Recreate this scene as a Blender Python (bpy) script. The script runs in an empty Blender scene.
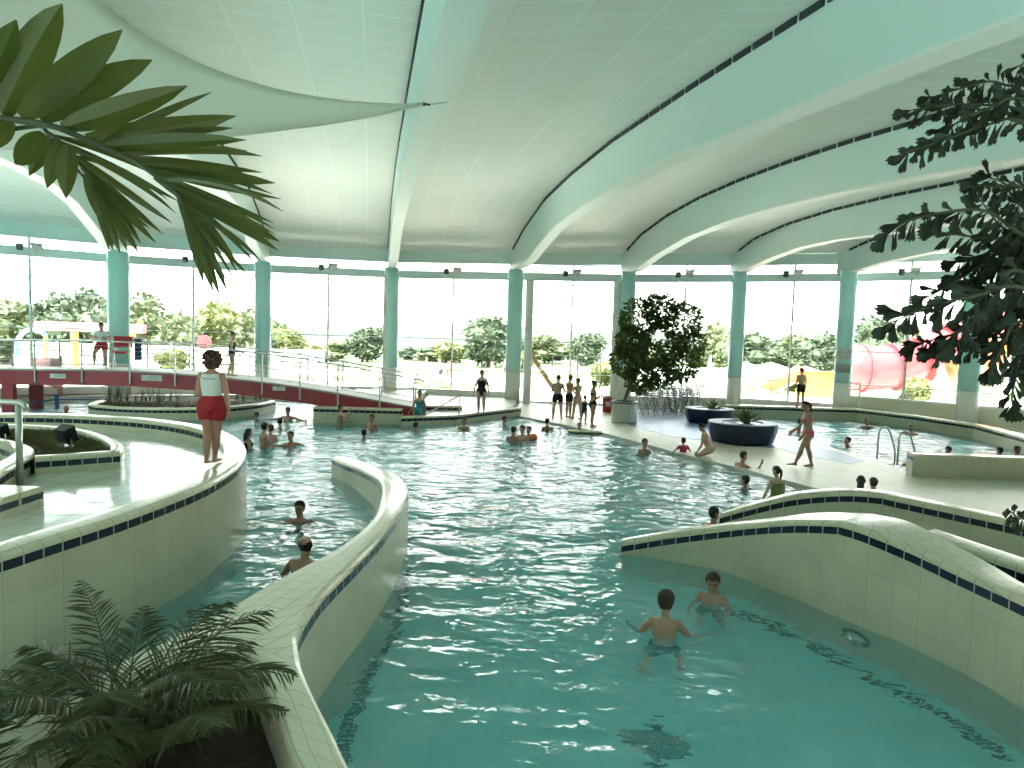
import bpy, math, random
import numpy as np
from mathutils import Vector, Matrix, noise

# ------------------------------------------------------------------ camera
F_PX = 683.0; CAM_H = 3.2
PITCH = math.atan(49/683); ROLL = 0.030
SC = bpy.context.scene
COL = SC.collection
_c, _s = math.cos(ROLL), math.sin(ROLL)
_R = Vector((1, 0, 0)); _U = Vector((0, math.sin(PITCH), math.cos(PITCH))); _Fw = Vector((0, math.cos(PITCH), -math.sin(PITCH)))
CAM_POS = Vector((0, 0, CAM_H))
cam_data = bpy.data.cameras.new('camera'); cam = bpy.data.objects.new('camera', cam_data); COL.objects.link(cam)
cam_data.sensor_width = 36; cam_data.lens = F_PX/1024*36; cam_data.clip_end = 2000; cam_data.clip_start = 0.05
_right = _R*_c + _U*_s; _up = _U*_c - _R*_s
M = Matrix((_right, _up, -_Fw)).transposed().to_4x4(); M.translation = CAM_POS
cam.matrix_world = M
SC.camera = cam

# ------------------------------------------------------------------ sky, sun, exposure
SC.view_settings.view_transform = 'Standard'; SC.view_settings.look = 'None'
SC.view_settings.gamma = 1; SC.view_settings.use_curve_mapping = False
SC.view_settings.exposure = 1.88
world = bpy.data.worlds.new('sky'); SC.world = world; world.use_nodes = True
_nt = world.node_tree; _nt.nodes.clear()
_tc = _nt.nodes.new('ShaderNodeTexCoord'); _sp = _nt.nodes.new('ShaderNodeSeparateXYZ')
_cr = _nt.nodes.new('ShaderNodeValToRGB'); _bg = _nt.nodes.new('ShaderNodeBackground'); _wo = _nt.nodes.new('ShaderNodeOutputWorld')
_nt.links.new(_tc.outputs['Generated'], _sp.inputs[0]); _nt.links.new(_sp.outputs['Z'], _cr.inputs[0])
_nt.links.new(_cr.outputs[0], _bg.inputs[0]); _nt.links.new(_bg.outputs[0], _wo.inputs[0])
_cr.color_ramp.elements[0].position = 0.0; _cr.color_ramp.elements[0].color = (1, 0.975, 0.90, 1)
_cr.color_ramp.elements[1].position = 0.9; _cr.color_ramp.elements[1].color = (0.86, 0.93, 0.98, 1)
_bg.inputs[1].default_value = 2.6
sun_d = bpy.data.lights.new('sun', 'SUN'); sun = bpy.data.objects.new('sun', sun_d); COL.objects.link(sun)
sun_d.energy = 12.0; sun_d.angle = 0.01; sun_d.color = (1, 0.95, 0.86)
sun.rotation_euler = Vector((0.55, 0.55, -0.95)).to_track_quat('-Z', 'Y').to_euler()
sun.location = (-10, -10, 40)
SC.cycles.use_denoising = True
SC.cycles.max_bounces = 10; SC.cycles.transparent_max_bounces = 16
SC.cycles.diffuse_bounces = 5; SC.cycles.glossy_bounces = 4; SC.cycles.transmission_bounces = 8
SC.cycles.caustics_refractive = True; SC.cycles.caustics_reflective = False
SC.cycles.sample_clamp_indirect = 6

WATER = -0.06; FLOOR = -0.95
# ------------------------------------------------------------------ placing helpers
def ray(px, py):
    x = px-512; y = -(py-384)
    xr = x*_c-y*_s; yr = x*_s+y*_c
    return Vector((xr, F_PX*math.cos(PITCH)+yr*math.sin(PITCH), -F_PX*math.sin(PITCH)+yr*math.cos(PITCH)))
def at(px, py, z=0.0):
    r = ray(px, py); return CAM_POS + r*((z-CAM_H)/r.z)
def atY(px, py, Y):
    r = ray(px, py); return CAM_POS + r*(Y/r.y)
def floor_pt(px, py, zf):
    """where the sight line through the water surface meets the pool floor"""
    s = at(px, py, WATER); d = (s-CAM_POS).normalized(); h = Vector((d.x, d.y, 0)); si = h.length/1.33; t = si/math.sqrt(1-si*si)
    return s+h.normalized()*((WATER-zf)*t)+Vector((0, 0, zf-WATER))
def at2(L, z): return [(at(x, y, z).x, at(x, y, z).y) for x, y in L]

# ------------------------------------------------------------------ materials
MATS = {}
def mat(name, col, rough=0.6, metal=0.0, spec=0.5, bump=0.0, bscale=20.0, var=0.0, vscale=4.0, trans=0.0):
    if name in MATS: return MATS[name]
    m = bpy.data.materials.new(name); m.use_nodes = True; MATS[name] = m
    nt = m.node_tree; b = nt.nodes['Principled BSDF']
    b.inputs['Base Color'].default_value = (*col, 1); b.inputs['Roughness'].default_value = rough
    b.inputs['Metallic'].default_value = metal; b.inputs['Specular IOR Level'].default_value = spec
    if var > 0 or bump > 0:
        tc = nt.nodes.new('ShaderNodeTexCoord')
    if var > 0:
        n = nt.nodes.new('ShaderNodeTexNoise'); n.inputs['Scale'].default_value = vscale; n.inputs['Detail'].default_value = 4
        nt.links.new(tc.outputs['Object'], n.inputs['Vector'])
        mx = nt.nodes.new('ShaderNodeMix'); mx.data_type = 'RGBA'
        mx.inputs[6].default_value = (*[c*(1-var) for c in col], 1); mx.inputs[7].default_value = (*[min(1, c*(1+var)) for c in col], 1)
        nt.links.new(n.outputs[0], mx.inputs[0]); nt.links.new(mx.outputs[2], b.inputs['Base Color'])
    if bump > 0:
        n = nt.nodes.new('ShaderNodeTexNoise'); n.inputs['Scale'].default_value = bscale
        nt.links.new(tc.outputs['Object'], n.inputs['Vector'])
        bp = nt.nodes.new('ShaderNodeBump'); bp.inputs['Strength'].default_value = bump; bp.inputs['Distance'].default_value = 0.02
        nt.links.new(n.outputs[0], bp.inputs['Height']); nt.links.new(bp.outputs[0], b.inputs['Normal'])
    return m

def tile_mat(name, c1, c2, grout, w, h, joint=0.008, rough=0.25, wet=0.0, mottle=.07):
    """grid of tiles laid out in metres on the UV map"""
    m = bpy.data.materials.new(name); m.use_nodes = True; MATS[name] = m
    nt = m.node_tree; b = nt.nodes['Principled BSDF']
    uv = nt.nodes.new('ShaderNodeTexCoord')
    br = nt.nodes.new('ShaderNodeTexBrick'); br.offset = 0.0; br.squash = 1.0
    br.inputs['Color1'].default_value = (*c1, 1); br.inputs['Color2'].default_value = (*c2, 1); br.inputs['Mortar'].default_value = (*grout, 1)
    br.inputs['Scale'].default_value = 1.0; br.inputs['Brick Width'].default_value = w; br.inputs['Row Height'].default_value = h
    br.inputs['Mortar Size'].default_value = joint; br.inputs['Mortar Smooth'].default_value = 0.2; br.inputs['Bias'].default_value = 0.0
    nt.links.new(uv.outputs['UV'], br.inputs['Vector'])
    n = nt.nodes.new('ShaderNodeTexNoise'); n.inputs['Scale'].default_value = 1.3; n.inputs['Detail'].default_value = 5
    nt.links.new(uv.outputs['Object'], n.inputs['Vector'])
    hs = nt.nodes.new('ShaderNodeMix'); hs.data_type = 'RGBA'; hs.blend_type = 'MULTIPLY'; hs.inputs[0].default_value = 1
    rp = nt.nodes.new('ShaderNodeMapRange'); rp.inputs[1].default_value = 0.3; rp.inputs[2].default_value = 0.7; rp.inputs[3].default_value = 1-mottle*1.4; rp.inputs[4].default_value = 1+mottle*.6
    nt.links.new(n.outputs[0], rp.inputs[0])
    nt.links.new(br.outputs['Color'], hs.inputs[6]); nt.links.new(rp.outputs[0], hs.inputs[7]); nt.links.new(hs.outputs[2], b.inputs['Base Color'])
    b.inputs['Roughness'].default_value = rough; b.inputs['Specular IOR Level'].default_value = 0.5
    bp = nt.nodes.new('ShaderNodeBump'); bp.inputs['Strength'].default_value = 0.35; bp.inputs['Distance'].default_value = 0.006; bp.invert = True
    nt.links.new(br.outputs['Fac'], bp.inputs['Height']); nt.links.new(bp.outputs[0], b.inputs['Normal'])
    if wet > 0:
        b.inputs['Coat Weight'].default_value = wet; b.inputs['Coat Roughness'].default_value = 0.05
        n2 = nt.nodes.new('ShaderNodeTexNoise'); n2.inputs['Scale'].default_value = 2.2
        nt.links.new(uv.outputs['Object'], n2.inputs['Vector'])
        b2 = nt.nodes.new('ShaderNodeBump'); b2.inputs['Strength'].default_value = 0.12; b2.inputs['Distance'].default_value = 0.05
        nt.links.new(n2.outputs[0], b2.inputs['Height']); nt.links.new(b2.outputs[0], b.inputs['Coat Normal'])
    return m

def glass_mat(name, tint=(0.95, 0.985, 0.98)):
    m = bpy.data.materials.new(name); m.use_nodes = True; MATS[name] = m
    nt = m.node_tree; nt.nodes.clear()
    o = nt.nodes.new('ShaderNodeOutputMaterial'); t = nt.nodes.new('ShaderNodeBsdfTransparent'); g = nt.nodes.new('ShaderNodeBsdfGlossy')
    mx = nt.nodes.new('ShaderNodeMixShader'); f = nt.nodes.new('ShaderNodeFresnel'); f.inputs[0].default_value = 1.45
    t.inputs[0].default_value = (*tint, 1); g.inputs['Roughness'].default_value = 0.01
    nt.links.new(f.outputs[0], mx.inputs[0]); nt.links.new(t.outputs[0], mx.inputs[1]); nt.links.new(g.outputs[0], mx.inputs[2]); nt.links.new(mx.outputs[0], o.inputs[0])
    return m

def leaf_mat(name, c1, c2, rough=0.45, trans=0.25, scale=6):
    m = bpy.data.materials.new(name); m.use_nodes = True; MATS[name] = m
    nt = m.node_tree; b = nt.nodes['Principled BSDF']; out = nt.nodes['Material Output']
    tc = nt.nodes.new('ShaderNodeTexCoord'); n = nt.nodes.new('ShaderNodeTexNoise'); n.inputs['Scale'].default_value = scale
    nt.links.new(tc.outputs['Object'], n.inputs['Vector'])
    mx = nt.nodes.new('ShaderNodeMix'); mx.data_type = 'RGBA'; mx.inputs[6].default_value = (*c1, 1); mx.inputs[7].default_value = (*c2, 1)
    nt.links.new(n.outputs[0], mx.inputs[0]); nt.links.new(mx.outputs[2], b.inputs['Base Color']); b.inputs['Roughness'].default_value = rough
    tr = nt.nodes.new('ShaderNodeBsdfTranslucent'); nt.links.new(mx.outputs[2], tr.inputs[0])
    ms = nt.nodes.new('ShaderNodeMixShader'); ms.inputs[0].default_value = trans
    nt.links.new(b.outputs[0], ms.inputs[1]); nt.links.new(tr.outputs[0], ms.inputs[2]); nt.links.new(ms.outputs[0], out.inputs[0])
    return m

# ------------------------------------------------------------------ mesh builder
class MB:
    def __init__(s): s.v = []; s.f = []; s.m = []; s.uv = []
    def add(s, V, Fs, mi=0, uvs=None):
        o = len(s.v); s.v += [tuple(p) for p in V]
        for k, f in enumerate(Fs):
            s.f.append([i+o for i in f]); s.m.append(mi)
            s.uv.append(uvs[k] if uvs else None)
        return o
    def box(s, c, size, rz=0, mi=0, mtx=None):
        x, y, z = [q/2 for q in size]
        V = [Vector((a*x, b*y, d*z)) for a in (-1, 1) for b in (-1, 1) for d in (-1, 1)]
        R = mtx if mtx else Matrix.Rotation(rz, 3, 'Z')
        V = [R @ p + Vector(c) for p in V]
        s.add(V, [(0, 1, 3, 2), (4, 6, 7, 5), (0, 4, 5, 1), (2, 3, 7, 6), (0, 2, 6, 4), (1, 5, 7, 3)], mi)
    def bar(s, a, b, w, h, mi=0):
        a = Vector(a); b = Vector(b); d = b-a; L = d.length
        if L < 1e-6: return
        q = d.to_track_quat('X', 'Z').to_matrix()
        s.box((a+b)/2, (L, w, h), mtx=q, mi=mi)
    def tube(s, pts, r, n=8, mi=0, cap=True):
        P = [Vector(p) for p in pts]; rs = r if isinstance(r, (list, tuple)) else [r]*len(P)
        V = []; ref = None
        for i, p in enumerate(P):
            t = (P[min(i+1, len(P)-1)]-P[max(i-1, 0)]).normalized()
            if ref is None:
                ref = Vector((0, 0, 1)) if abs(t.z) < 0.9 else Vector((1, 0, 0))
            u = (ref-t*ref.dot(t)).normalized(); w = t.cross(u); ref = u
            V += [p+(u*math.cos(2*math.pi*k/n)+w*math.sin(2*math.pi*k/n))*rs[i] for k in range(n)]
        Fs = [(i*n+k, i*n+(k+1) % n, (i+1)*n+(k+1) % n, (i+1)*n+k) for i in range(len(P)-1) for k in range(n)]
        if cap: Fs += [tuple(range(n))[::-1], tuple(range((len(P)-1)*n, len(P)*n))]
        s.add(V, Fs, mi)
    def lathe(s, prof, c=(0, 0, 0), n=24, sx=1, sy=1, mi=0, cap=True):
        V = []; c = Vector(c)
        for r, z in prof:
            V += [c+Vector((r*sx*math.cos(2*math.pi*k/n), r*sy*math.sin(2*math.pi*k/n), z)) for k in range(n)]
        m = len(prof)
        Fs = [(i*n+k, i*n+(k+1) % n, (i+1)*n+(k+1) % n, (i+1)*n+k) for i in range(m-1) for k in range(n)]
        if cap: Fs += [tuple(range(n))[::-1], tuple(range((m-1)*n, m*n))]
        s.add(V, Fs, mi)
    def prism(s, poly, z0, z1, mi=0, uv=True, mi_side=None):
        n = len(poly); a = sum(poly[i][0]*poly[(i+1) % n][1]-poly[(i+1) % n][0]*poly[i][1] for i in range(n))
        if a < 0: poly = poly[::-1]
        V = [(x, y, z0) for x, y in poly]+[(x, y, z1) for x, y in poly]
        s.add(V, [tuple(range(n, 2*n))], mi, [[(x, y) for x, y in poly]])
        s.add(V, [tuple(range(n))[::-1]], mi, [[(x, y) for x, y in poly[::-1]]])
        u = 0
        for i in range(n):
            j = (i+1) % n; L = math.hypot(poly[j][0]-poly[i][0], poly[j][1]-poly[i][1])
            s.add([V[i], V[j], V[n+j], V[n+i]], [(0, 1, 2, 3)], mi if mi_side is None else mi_side, [[(u, z0), (u+L, z0), (u+L, z1), (u, z1)]]); u += L
    def ball(s, c, r, n=12, m=8, mi=0, sc=(1, 1, 1), R=None):
        V = []; c = Vector(c)
        for i in range(m+1):
            th = math.pi*i/m
            for k in range(n):
                ph = 2*math.pi*k/n
                p = Vector((math.sin(th)*math.cos(ph)*sc[0], math.sin(th)*math.sin(ph)*sc[1], -math.cos(th)*sc[2]))*r
                if R: p = R @ p
                V.append(c+p)
        s.add(V, [(i*n+k, i*n+(k+1) % n, (i+1)*n+(k+1) % n, (i+1)*n+k) for i in range(m) for k in range(n)], mi)
    def mesh(s, name, mats, smooth=False):
        me = bpy.data.meshes.new(name); me.from_pydata(s.v, [], s.f)
        for m in (mats if isinstance(mats, (list, tuple)) else [mats]): me.materials.append(m)
        me.polygons.foreach_set('material_index', s.m)
        if any(u is not None for u in s.uv):
            ul = me.uv_layers.new(name='UVMap'); buf = np.zeros((len(me.loops), 2), 'f'); i = 0
            for f, u in zip(s.f, s.uv):
                if u is not None: buf[i:i+len(f)] = u
                i += len(f)
            ul.data.foreach_set('uv', buf.ravel())
        if smooth: me.polygons.foreach_set('use_smooth', [True]*len(me.polygons))
        me.update(); return me
    def build(s, name, mats, parent=None, smooth=False, loc=None, rz=0):
        o = bpy.data.objects.new(name, s.mesh(name, mats, smooth)); COL.objects.link(o)
        if parent: o.parent = parent
        if loc is not None: o.location = loc
        if rz: o.rotation_euler = (0, 0, rz)
        return o

def tag(o, label=None, cat=None, group=None, kind=None):
    if label: o['label'] = label
    if cat: o['category'] = cat
    if group: o['group'] = group
    if kind: o['kind'] = kind
    return o
def thing(name, label, cat, loc=(0, 0, 0), rz=0, group=None, kind=None):
    o = bpy.data.objects.new(name, None); COL.objects.link(o); o.empty_display_size = 0.2
    o.location = loc; o.rotation_euler = (0, 0, rz)
    return tag(o, label, cat, group, kind)
def copy_tree(o, parent=None):
    c = o.copy(); COL.objects.link(c)
    if parent: c.parent = parent
    for ch in [x for x in o.children]: copy_tree(ch, c)
    return c
def cr(P, n):
    """Catmull-Rom resample of tuples, n steps per span"""
    P = [np.array(p, float) for p in P]; out = []
    for i in range(len(P)-1):
        p0 = P[max(i-1, 0)]; p1 = P[i]; p2 = P[i+1]; p3 = P[min(i+2, len(P)-1)]
        for k in range(n):
            t = k/n
            out.append(0.5*((2*p1)+(-p0+p2)*t+(2*p0-5*p1+4*p2-p3)*t*t+(-p0+3*p1-3*p2+p3)*t**3))
    out.append(P[-1]); return out
def lerp_tab(T, x):
    return float(np.interp(x, [t[0] for t in T], [t[1] for t in T]))
rnd = random.Random(7)
UPLIGHT = 250
# ================================================================== SETTING
M_WALLTILE = tile_mat('white_wall_tile', (0.61, 0.55, 0.405), (0.585, 0.535, 0.39), (0.46, 0.40, 0.27), 0.30, 0.46, 0.004, 0.28)
M_STRIPE = tile_mat('navy_stripe_tile', (0.012, 0.02, 0.04), (0.016, 0.026, 0.05), (0.45, 0.47, 0.42), 0.20, 0.5, 0.008, 0.18)
M_COPING = tile_mat('cream_coping_tile', (0.70, 0.64, 0.465), (0.655, 0.605, 0.44), (0.47, 0.40, 0.28), 0.20, 0.155, 0.006, 0.22)
M_DECK = tile_mat('pale_deck_tile', (0.69, 0.66, 0.55), (0.64, 0.615, 0.51), (0.42, 0.42, 0.36), 0.30, 0.30, 0.006, 0.45, wet=0.0)
M_BLUEDECK = tile_mat('blue_deck_tile', (0.13, 0.23, 0.40), (0.10, 0.20, 0.38), (0.26, 0.34, 0.44), 0.30, 0.30, 0.006, 0.42, wet=0.0)
M_BASIN = tile_mat('wet_basin_tile', (0.66, 0.68, 0.60), (0.61, 0.64, 0.56), (0.40, 0.38, 0.30), 0.40, 0.40, 0.010, 0.25, wet=.8)
M_POOLFLOOR = tile_mat('turquoise_pool_tile', (0.48, 0.87, 0.90), (0.44, 0.85, 0.88), (0.40, 0.79, 0.83), 0.30, 0.30, 0.006, 0.5)
M_CEIL = tile_mat('mint_ceiling_panel', (0.90, 0.865, 0.785), (0.89, 0.855, 0.775), (0.99, 0.985, 0.95), 1.16, 0.60, 0.020, 0.6, mottle=.015)
M_BEAM = mat('mint_paint', (0.68, 0.81, 0.765), 0.5)
M_SOFFIT = mat('white_soffit', (0.82, 0.84, 0.78), 0.5)
M_DARK = mat('dark_slot', (0.03, 0.04, 0.045), 0.8)
M_COLUMN = mat('turquoise_paint', (0.50, 0.86, 0.83), 0.35)
M_WHITE = mat('white_paint', (0.80, 0.81, 0.77), 0.4)
M_GREYMINT = mat('grey_mint_metal', (0.66, 0.78, 0.73), 0.4)
M_MULLION = mat('pale_aluminium', (0.86, 0.88, 0.85), 0.4)
M_GLASS = glass_mat('window_glass')
M_STEEL = mat('brushed_steel', (0.50, 0.50, 0.46), 0.28, 1.0)
M_SOIL = mat('dark_soil', (0.035, 0.02, 0.014), 0.95, bump=0.6, bscale=40, var=0.4, vscale=30)
M_CREAM = mat('cream_render', (0.74, 0.72, 0.58), 0.6)

# ---- columns along the glass front (x, y, radius)
COLS = [(-25.0, 21.0, .38), (-21.6, 25.4, .38), (-16.82, 29.17, .42), (-11.60, 31.67, .36), (-5.86, 32.73, .35), (0.03, 31.87, .36), (5.22, 31.68, .33),
        (10.55, 32.40, .34), (14.90, 30.80, .36), (18.4, 27.5, .40), (21.4, 23.6, .40), (23.4, 18.0, .40)]
DZ = [0, 0, 0, 0, 0, 0, .05, .27, .30, .25, .2, .2]
BD = Vector((ray(390, 332).x, ray(390, 332).y, 0)).normalized()      # beams run this way (towards the glass)
BN = Vector((BD.y, -BD.x, 0))
T4 = ([(-1, 6.2), (0, 6.2), (2, 6.2), (3.8, 6.3), (5.7, 6.63), (8.2, 6.93), (11.6, 7.02), (14.5, 6.97), (17.5, 6.87), (19.6, 6.68), (21.5, 6.53), (24.4, 6.29), (26, 6.13), (40, 5.9)],
      [(-1, 6.95), (-.3, 7.05), (2.9, 7.71), (6.6, 8.18), (10.4, 8.27), (14.4, 8.2), (17.3, 8.03), (19.2, 7.92), (21.8, 7.72), (26, 7.4), (40, 7.1)])
T5 = ([(-1, 6.2), (0, 6.2), (1.2, 6.2), (3.6, 6.61), (6.4, 6.93), (9.5, 7.04), (12.4, 6.99), (15, 6.85), (16.9, 6.72), (19.8, 6.47), (26, 6.1), (40, 5.9)],
      [(-1, 7.0), (-.3, 7.1), (2, 7.7), (4.7, 8.04), (7.5, 8.19), (10.2, 8.2), (12.9, 8.12), (15.5, 7.98), (17.4, 7.83), (19, 7.72), (26, 7.4), (40, 7.1)])
def sc_t(T, k): return tuple([(s*k, 3.2+(z-3.2)*k) for s, z in t] for t in T)
T6 = sc_t(([(-1, 6.15), (.3, 6.15), (2.4, 6.49), (4.4, 6.69), (6.5, 6.71), (8.9, 6.58), (14, 6.4), (40, 5.8)],
      [(-1, 6.95), (-.1, 7.02), (1.4, 7.45), (3.7, 7.68), (6.4, 7.74), (9.2, 7.68), (12.1, 7.54), (18, 7.3), (40, 7.0)]), 1.09)
T7 = sc_t(([(-1, 6.15), (.3, 6.15), (2.4, 6.38), (5, 6.5), (8, 6.4), (14, 6.2), (40, 5.8)],
      [(-1, 6.95), (-.1, 7.02), (1.4, 7.3), (3.7, 7.45), (6.4, 7.45), (9.2, 7.4), (14, 7.2), (40, 7.0)]), 1.09)
T1 = ([(-1, 6.2), (0, 6.2), (1.3, 6.2), (3.7, 6.86), (5.4, 7.31), (7.4, 7.53), (9.3, 7.53), (14, 7.4), (20, 7.0), (26, 6.5), (40, 6.2)],
      [(-1, 7.0), (-.3, 7.1), (2.5, 7.9), (5.4, 8.45), (8, 8.7), (12, 8.7), (18, 8.3), (26, 7.7), (40, 7.3)])
def mix_t(A, B, t): return [(a, lerp_tab(A, a)*(1-t)+lerp_tab(B, a)*t) for a in sorted({p[0] for p in A} | {p[0] for p in B})]
T2 = (mix_t(T1[0], T4[0], .45), mix_t(T1[1], T4[1], .45)); T3 = (mix_t(T1[0], T4[0], .8), mix_t(T1[1], T4[1], .8))
PROF = [T1, T1, T1, T2, T3, T4, T5, T6, T7, T7, T7, T7]
def bdir(sl):
    d = Vector((-sl, 1, 0)).normalized(); return d, Vector((d.y, -d.x, 0))
SLOPE = [.28, .28, .27, .24, .2035, .1786, .1786, .1786, .1786, .1786, .1786, .1786]
SS = list(np.arange(-0.6, 40.01, 0.5))
BW = 0.40
for i, (x, y, r) in enumerate(COLS):
    P = Vector((x, y, 0)); lo, hi = PROF[i]; BD, BN = bdir(SLOPE[i])
    mb = MB(); V = []
    for s in SS:
        c = P-BD*s
        for side in (-1, 1):
            for z in (lerp_tab(lo, s), lerp_tab(lo, s)+0.05, lerp_tab(hi, s)+0.25):
                V.append(c+BN*side*BW/2+Vector((0, 0, z)))
    n = len(SS); fs = []; ms = []
    for k in range(n-1):
        a = k*6; b = a+6
        for q, mi in (((a+1, a+2, b+2, b+1), 0), ((a, a+1, b+1, b), 1), ((a+4, b+4, b+5, a+5), 0), ((a+3, b+3, b+4, a+4), 1), ((a, b, b+3, a+3), 1), ((a+2, a+5, b+5, b+2), 0)):
            fs.append(q); ms.append(mi)
    fs += [(0, 3, 4, 1), (1, 4, 5, 2)]; ms += [0, 0]
    o = mb.add(V, fs); mb.m = ms
    beam = mb.build('ceiling_beam', [M_BEAM, M_SOFFIT], smooth=False); tag(beam, kind='structure')
    # dark bars paint in the shaded slot on the left of every beam, where the ceiling panels stop short
    sl = MB()
    for k in range(0, 60):
        s0 = 0.2+k*0.62; s1 = s0+0.53
        for sd in ((-1, 1) if i < 5 else (-1,)):
            a = P-BD*s0+BN*sd*(BW/2+0.012); b = P-BD*s1+BN*sd*(BW/2+0.012)
            a.z = lerp_tab(hi, s0)-0.02; b.z = lerp_tab(hi, s1)-0.02
            sl.bar(a, b, 0.03, 0.10)
    sl.build('slot_shade', M_DARK, beam)
    cm = MB(); ring = [(r, 1.5), (r, 6.2+DZ[i])]
    cm.lathe(ring, (x, y, 0), 28, mi=0); cm.lathe([(r*1.0, 0.0), (r*1.0, 1.5)], (x, y, 0), 28, mi=1)
    co = cm.build('column', [M_COLUMN, M_WHITE], smooth=False); tag(co, kind='structure')
    for p in co.data.polygons: p.use_smooth = abs(p.normal.z) < .5

# ---- ceiling panels lofted between the beams
cm = MB()
for i in range(len(COLS)-1):
    A = Vector((*COLS[i][:2], 0)); B = Vector((*COLS[i+1][:2], 0))
    # same stations measured along the beams from a common line so that the bays close
    nl = 4; V = []; UVv = []
    for s in SS:
        for k in range(nl+1):
            t = k/nl
            p = (A-bdir(SLOPE[i])[0]*s)*(1-t)+(B-bdir(SLOPE[i+1])[0]*s)*t; z = lerp_tab(PROF[i][1], s)*(1-t)+lerp_tab(PROF[i+1][1], s)*t
            V.append((p.x, p.y, z+0.04)); UVv.append((t*5*1.16, -s))
    w = nl+1
    fs = [(a*w+k, a*w+k+1, (a+1)*w+k+1, (a+1)*w+k) for a in range(len(SS)-1) for k in range(nl)]
    cm.add(V, fs, 0, [[UVv[j] for j in f] for f in fs])
tag(cm.build('ceiling', M_CEIL, smooth=True), kind='structure')

# ---- valance, ring beam and the glazing bays
cen = Vector((-2, 5, 0))
OUT = []
for i, (x, y, r) in enumerate(COLS):
    p = Vector((x, y, 0)); d = (p-cen).normalized(); OUT.append(p+d*0.62)
val = MB(); ringb = MB()
for i in range(len(COLS)-1):
    A, B = OUT[i]+Vector((0, 0, DZ[i])), OUT[i+1]+Vector((0, 0, DZ[i+1]))
    val.bar(A+Vector((0, 0, 6.86)), B+Vector((0, 0, 6.86)), 0.16, 0.6)
    ringb.bar(A+Vector((0, 0, 5.96))*1, B+Vector((0, 0, 5.96)), 0.22, 0.36)
    ringb.bar(A+Vector((0, 0, 7.22)), B+Vector((0, 0, 7.22)), 0.5, 0.14)
tag(val.build('trim_1', M_GREYMINT), kind='structure'); tag(ringb.build('trim_2', M_GREYMINT), kind='structure')
SILL = {5: 0.02}
sill = MB()
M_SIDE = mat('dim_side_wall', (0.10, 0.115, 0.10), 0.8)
for i in range(len(COLS)-1):
    A, B = OUT[i], OUT[i+1]
    if i in (0, 10):  # unseen end bays, closed solid to keep light off the near walls
        sw = MB(); sw.bar(A+Vector((0, 0, 3.5)), B+Vector((0, 0, 3.5)), 0.2, 7.2); tag(sw.build('wall_light_stop', M_SIDE), kind='structure'); continue
    d = (B-A).normalized(); zs = SILL.get(i, 0.42 if i < 8 else 0.85)
    if i not in SILL:
        sill.bar(A+Vector((0, 0, zs/2)), B+Vector((0, 0, zs/2)), 0.3, zs, 0 if i < 8 else 1)
    fr = MB()
    mid = (A+B)/2; zt = 6.6+max(DZ[i], DZ[i+1])
    fr.bar(mid+Vector((0, 0, zs)), mid+Vector((0, 0, zt)), 0.075, 0.075)
    for q in (A, B): fr.bar(q+Vector((0, 0, zs)), q+Vector((0, 0, zt)), 0.06, 0.06)
    for z in (1.42, 2.92, 4.32, 5.6): fr.bar(A+Vector((0, 0, z)), B+Vector((0, 0, z)), 0.04, 0.04)
    fr.bar(A+Vector((0, 0, zs+.03)), B+Vector((0, 0, zs+.03)), 0.1, 0.08); fr.bar(A+Vector((0, 0, 6.55)), B+Vector((0, 0, 6.55)), 0.06, 0.06)
    w = fr.build('window_%d' % (i+1), M_MULLION); tag(w, kind='structure')
    gl = MB(); gl.bar(A+Vector((0, 0, (zs+zt)/2)), B+Vector((0, 0, (zs+zt)/2)), 0.012, zt-zs)
    gl.build('pane', M_GLASS, w)
tag(sill.build('wall_far', [M_WHITE, M_CREAM]), kind='structure')
# white door posts beside the two middle columns and the slim post beside the third
for px, r in ((527, .19), (614, .19), (384, .08)):
    p = atY(px, 380, 32.0); mb = MB(); mb.lathe([(r, 0), (r, 5.8)], (p.x, p.y, 0), 16)
    tag(mb.build('door_post', M_WHITE), kind='structure')
dp = MB()
for px in (552, 577, 600):
    p = atY(px, 380, 32.0); dp.bar((p.x, p.y, 0), (p.x, p.y, 2.3), 0.07, 0.05)
a = atY(552, 380, 32.0); b = atY(600, 380, 32.0); dp.bar((a.x, a.y, 2.3), (b.x, b.y, 2.3), .07, .08)
tag(dp.build('door_1', M_MULLION), kind='structure')

# ---- walls that close the hall behind and beside the camera
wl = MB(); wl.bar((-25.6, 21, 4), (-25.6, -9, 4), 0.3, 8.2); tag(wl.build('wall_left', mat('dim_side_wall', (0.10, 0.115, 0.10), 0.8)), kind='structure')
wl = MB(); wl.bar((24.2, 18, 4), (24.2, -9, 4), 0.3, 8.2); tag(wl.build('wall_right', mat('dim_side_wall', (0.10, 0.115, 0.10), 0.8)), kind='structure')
wl = MB(); wl.bar((-25.6, -9, 4), (24.2, -9, 4), 0.3, 8.2); tag(wl.build('wall_back', mat('dim_side_wall', (0.10, 0.115, 0.10), 0.8)), kind='structure')

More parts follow.
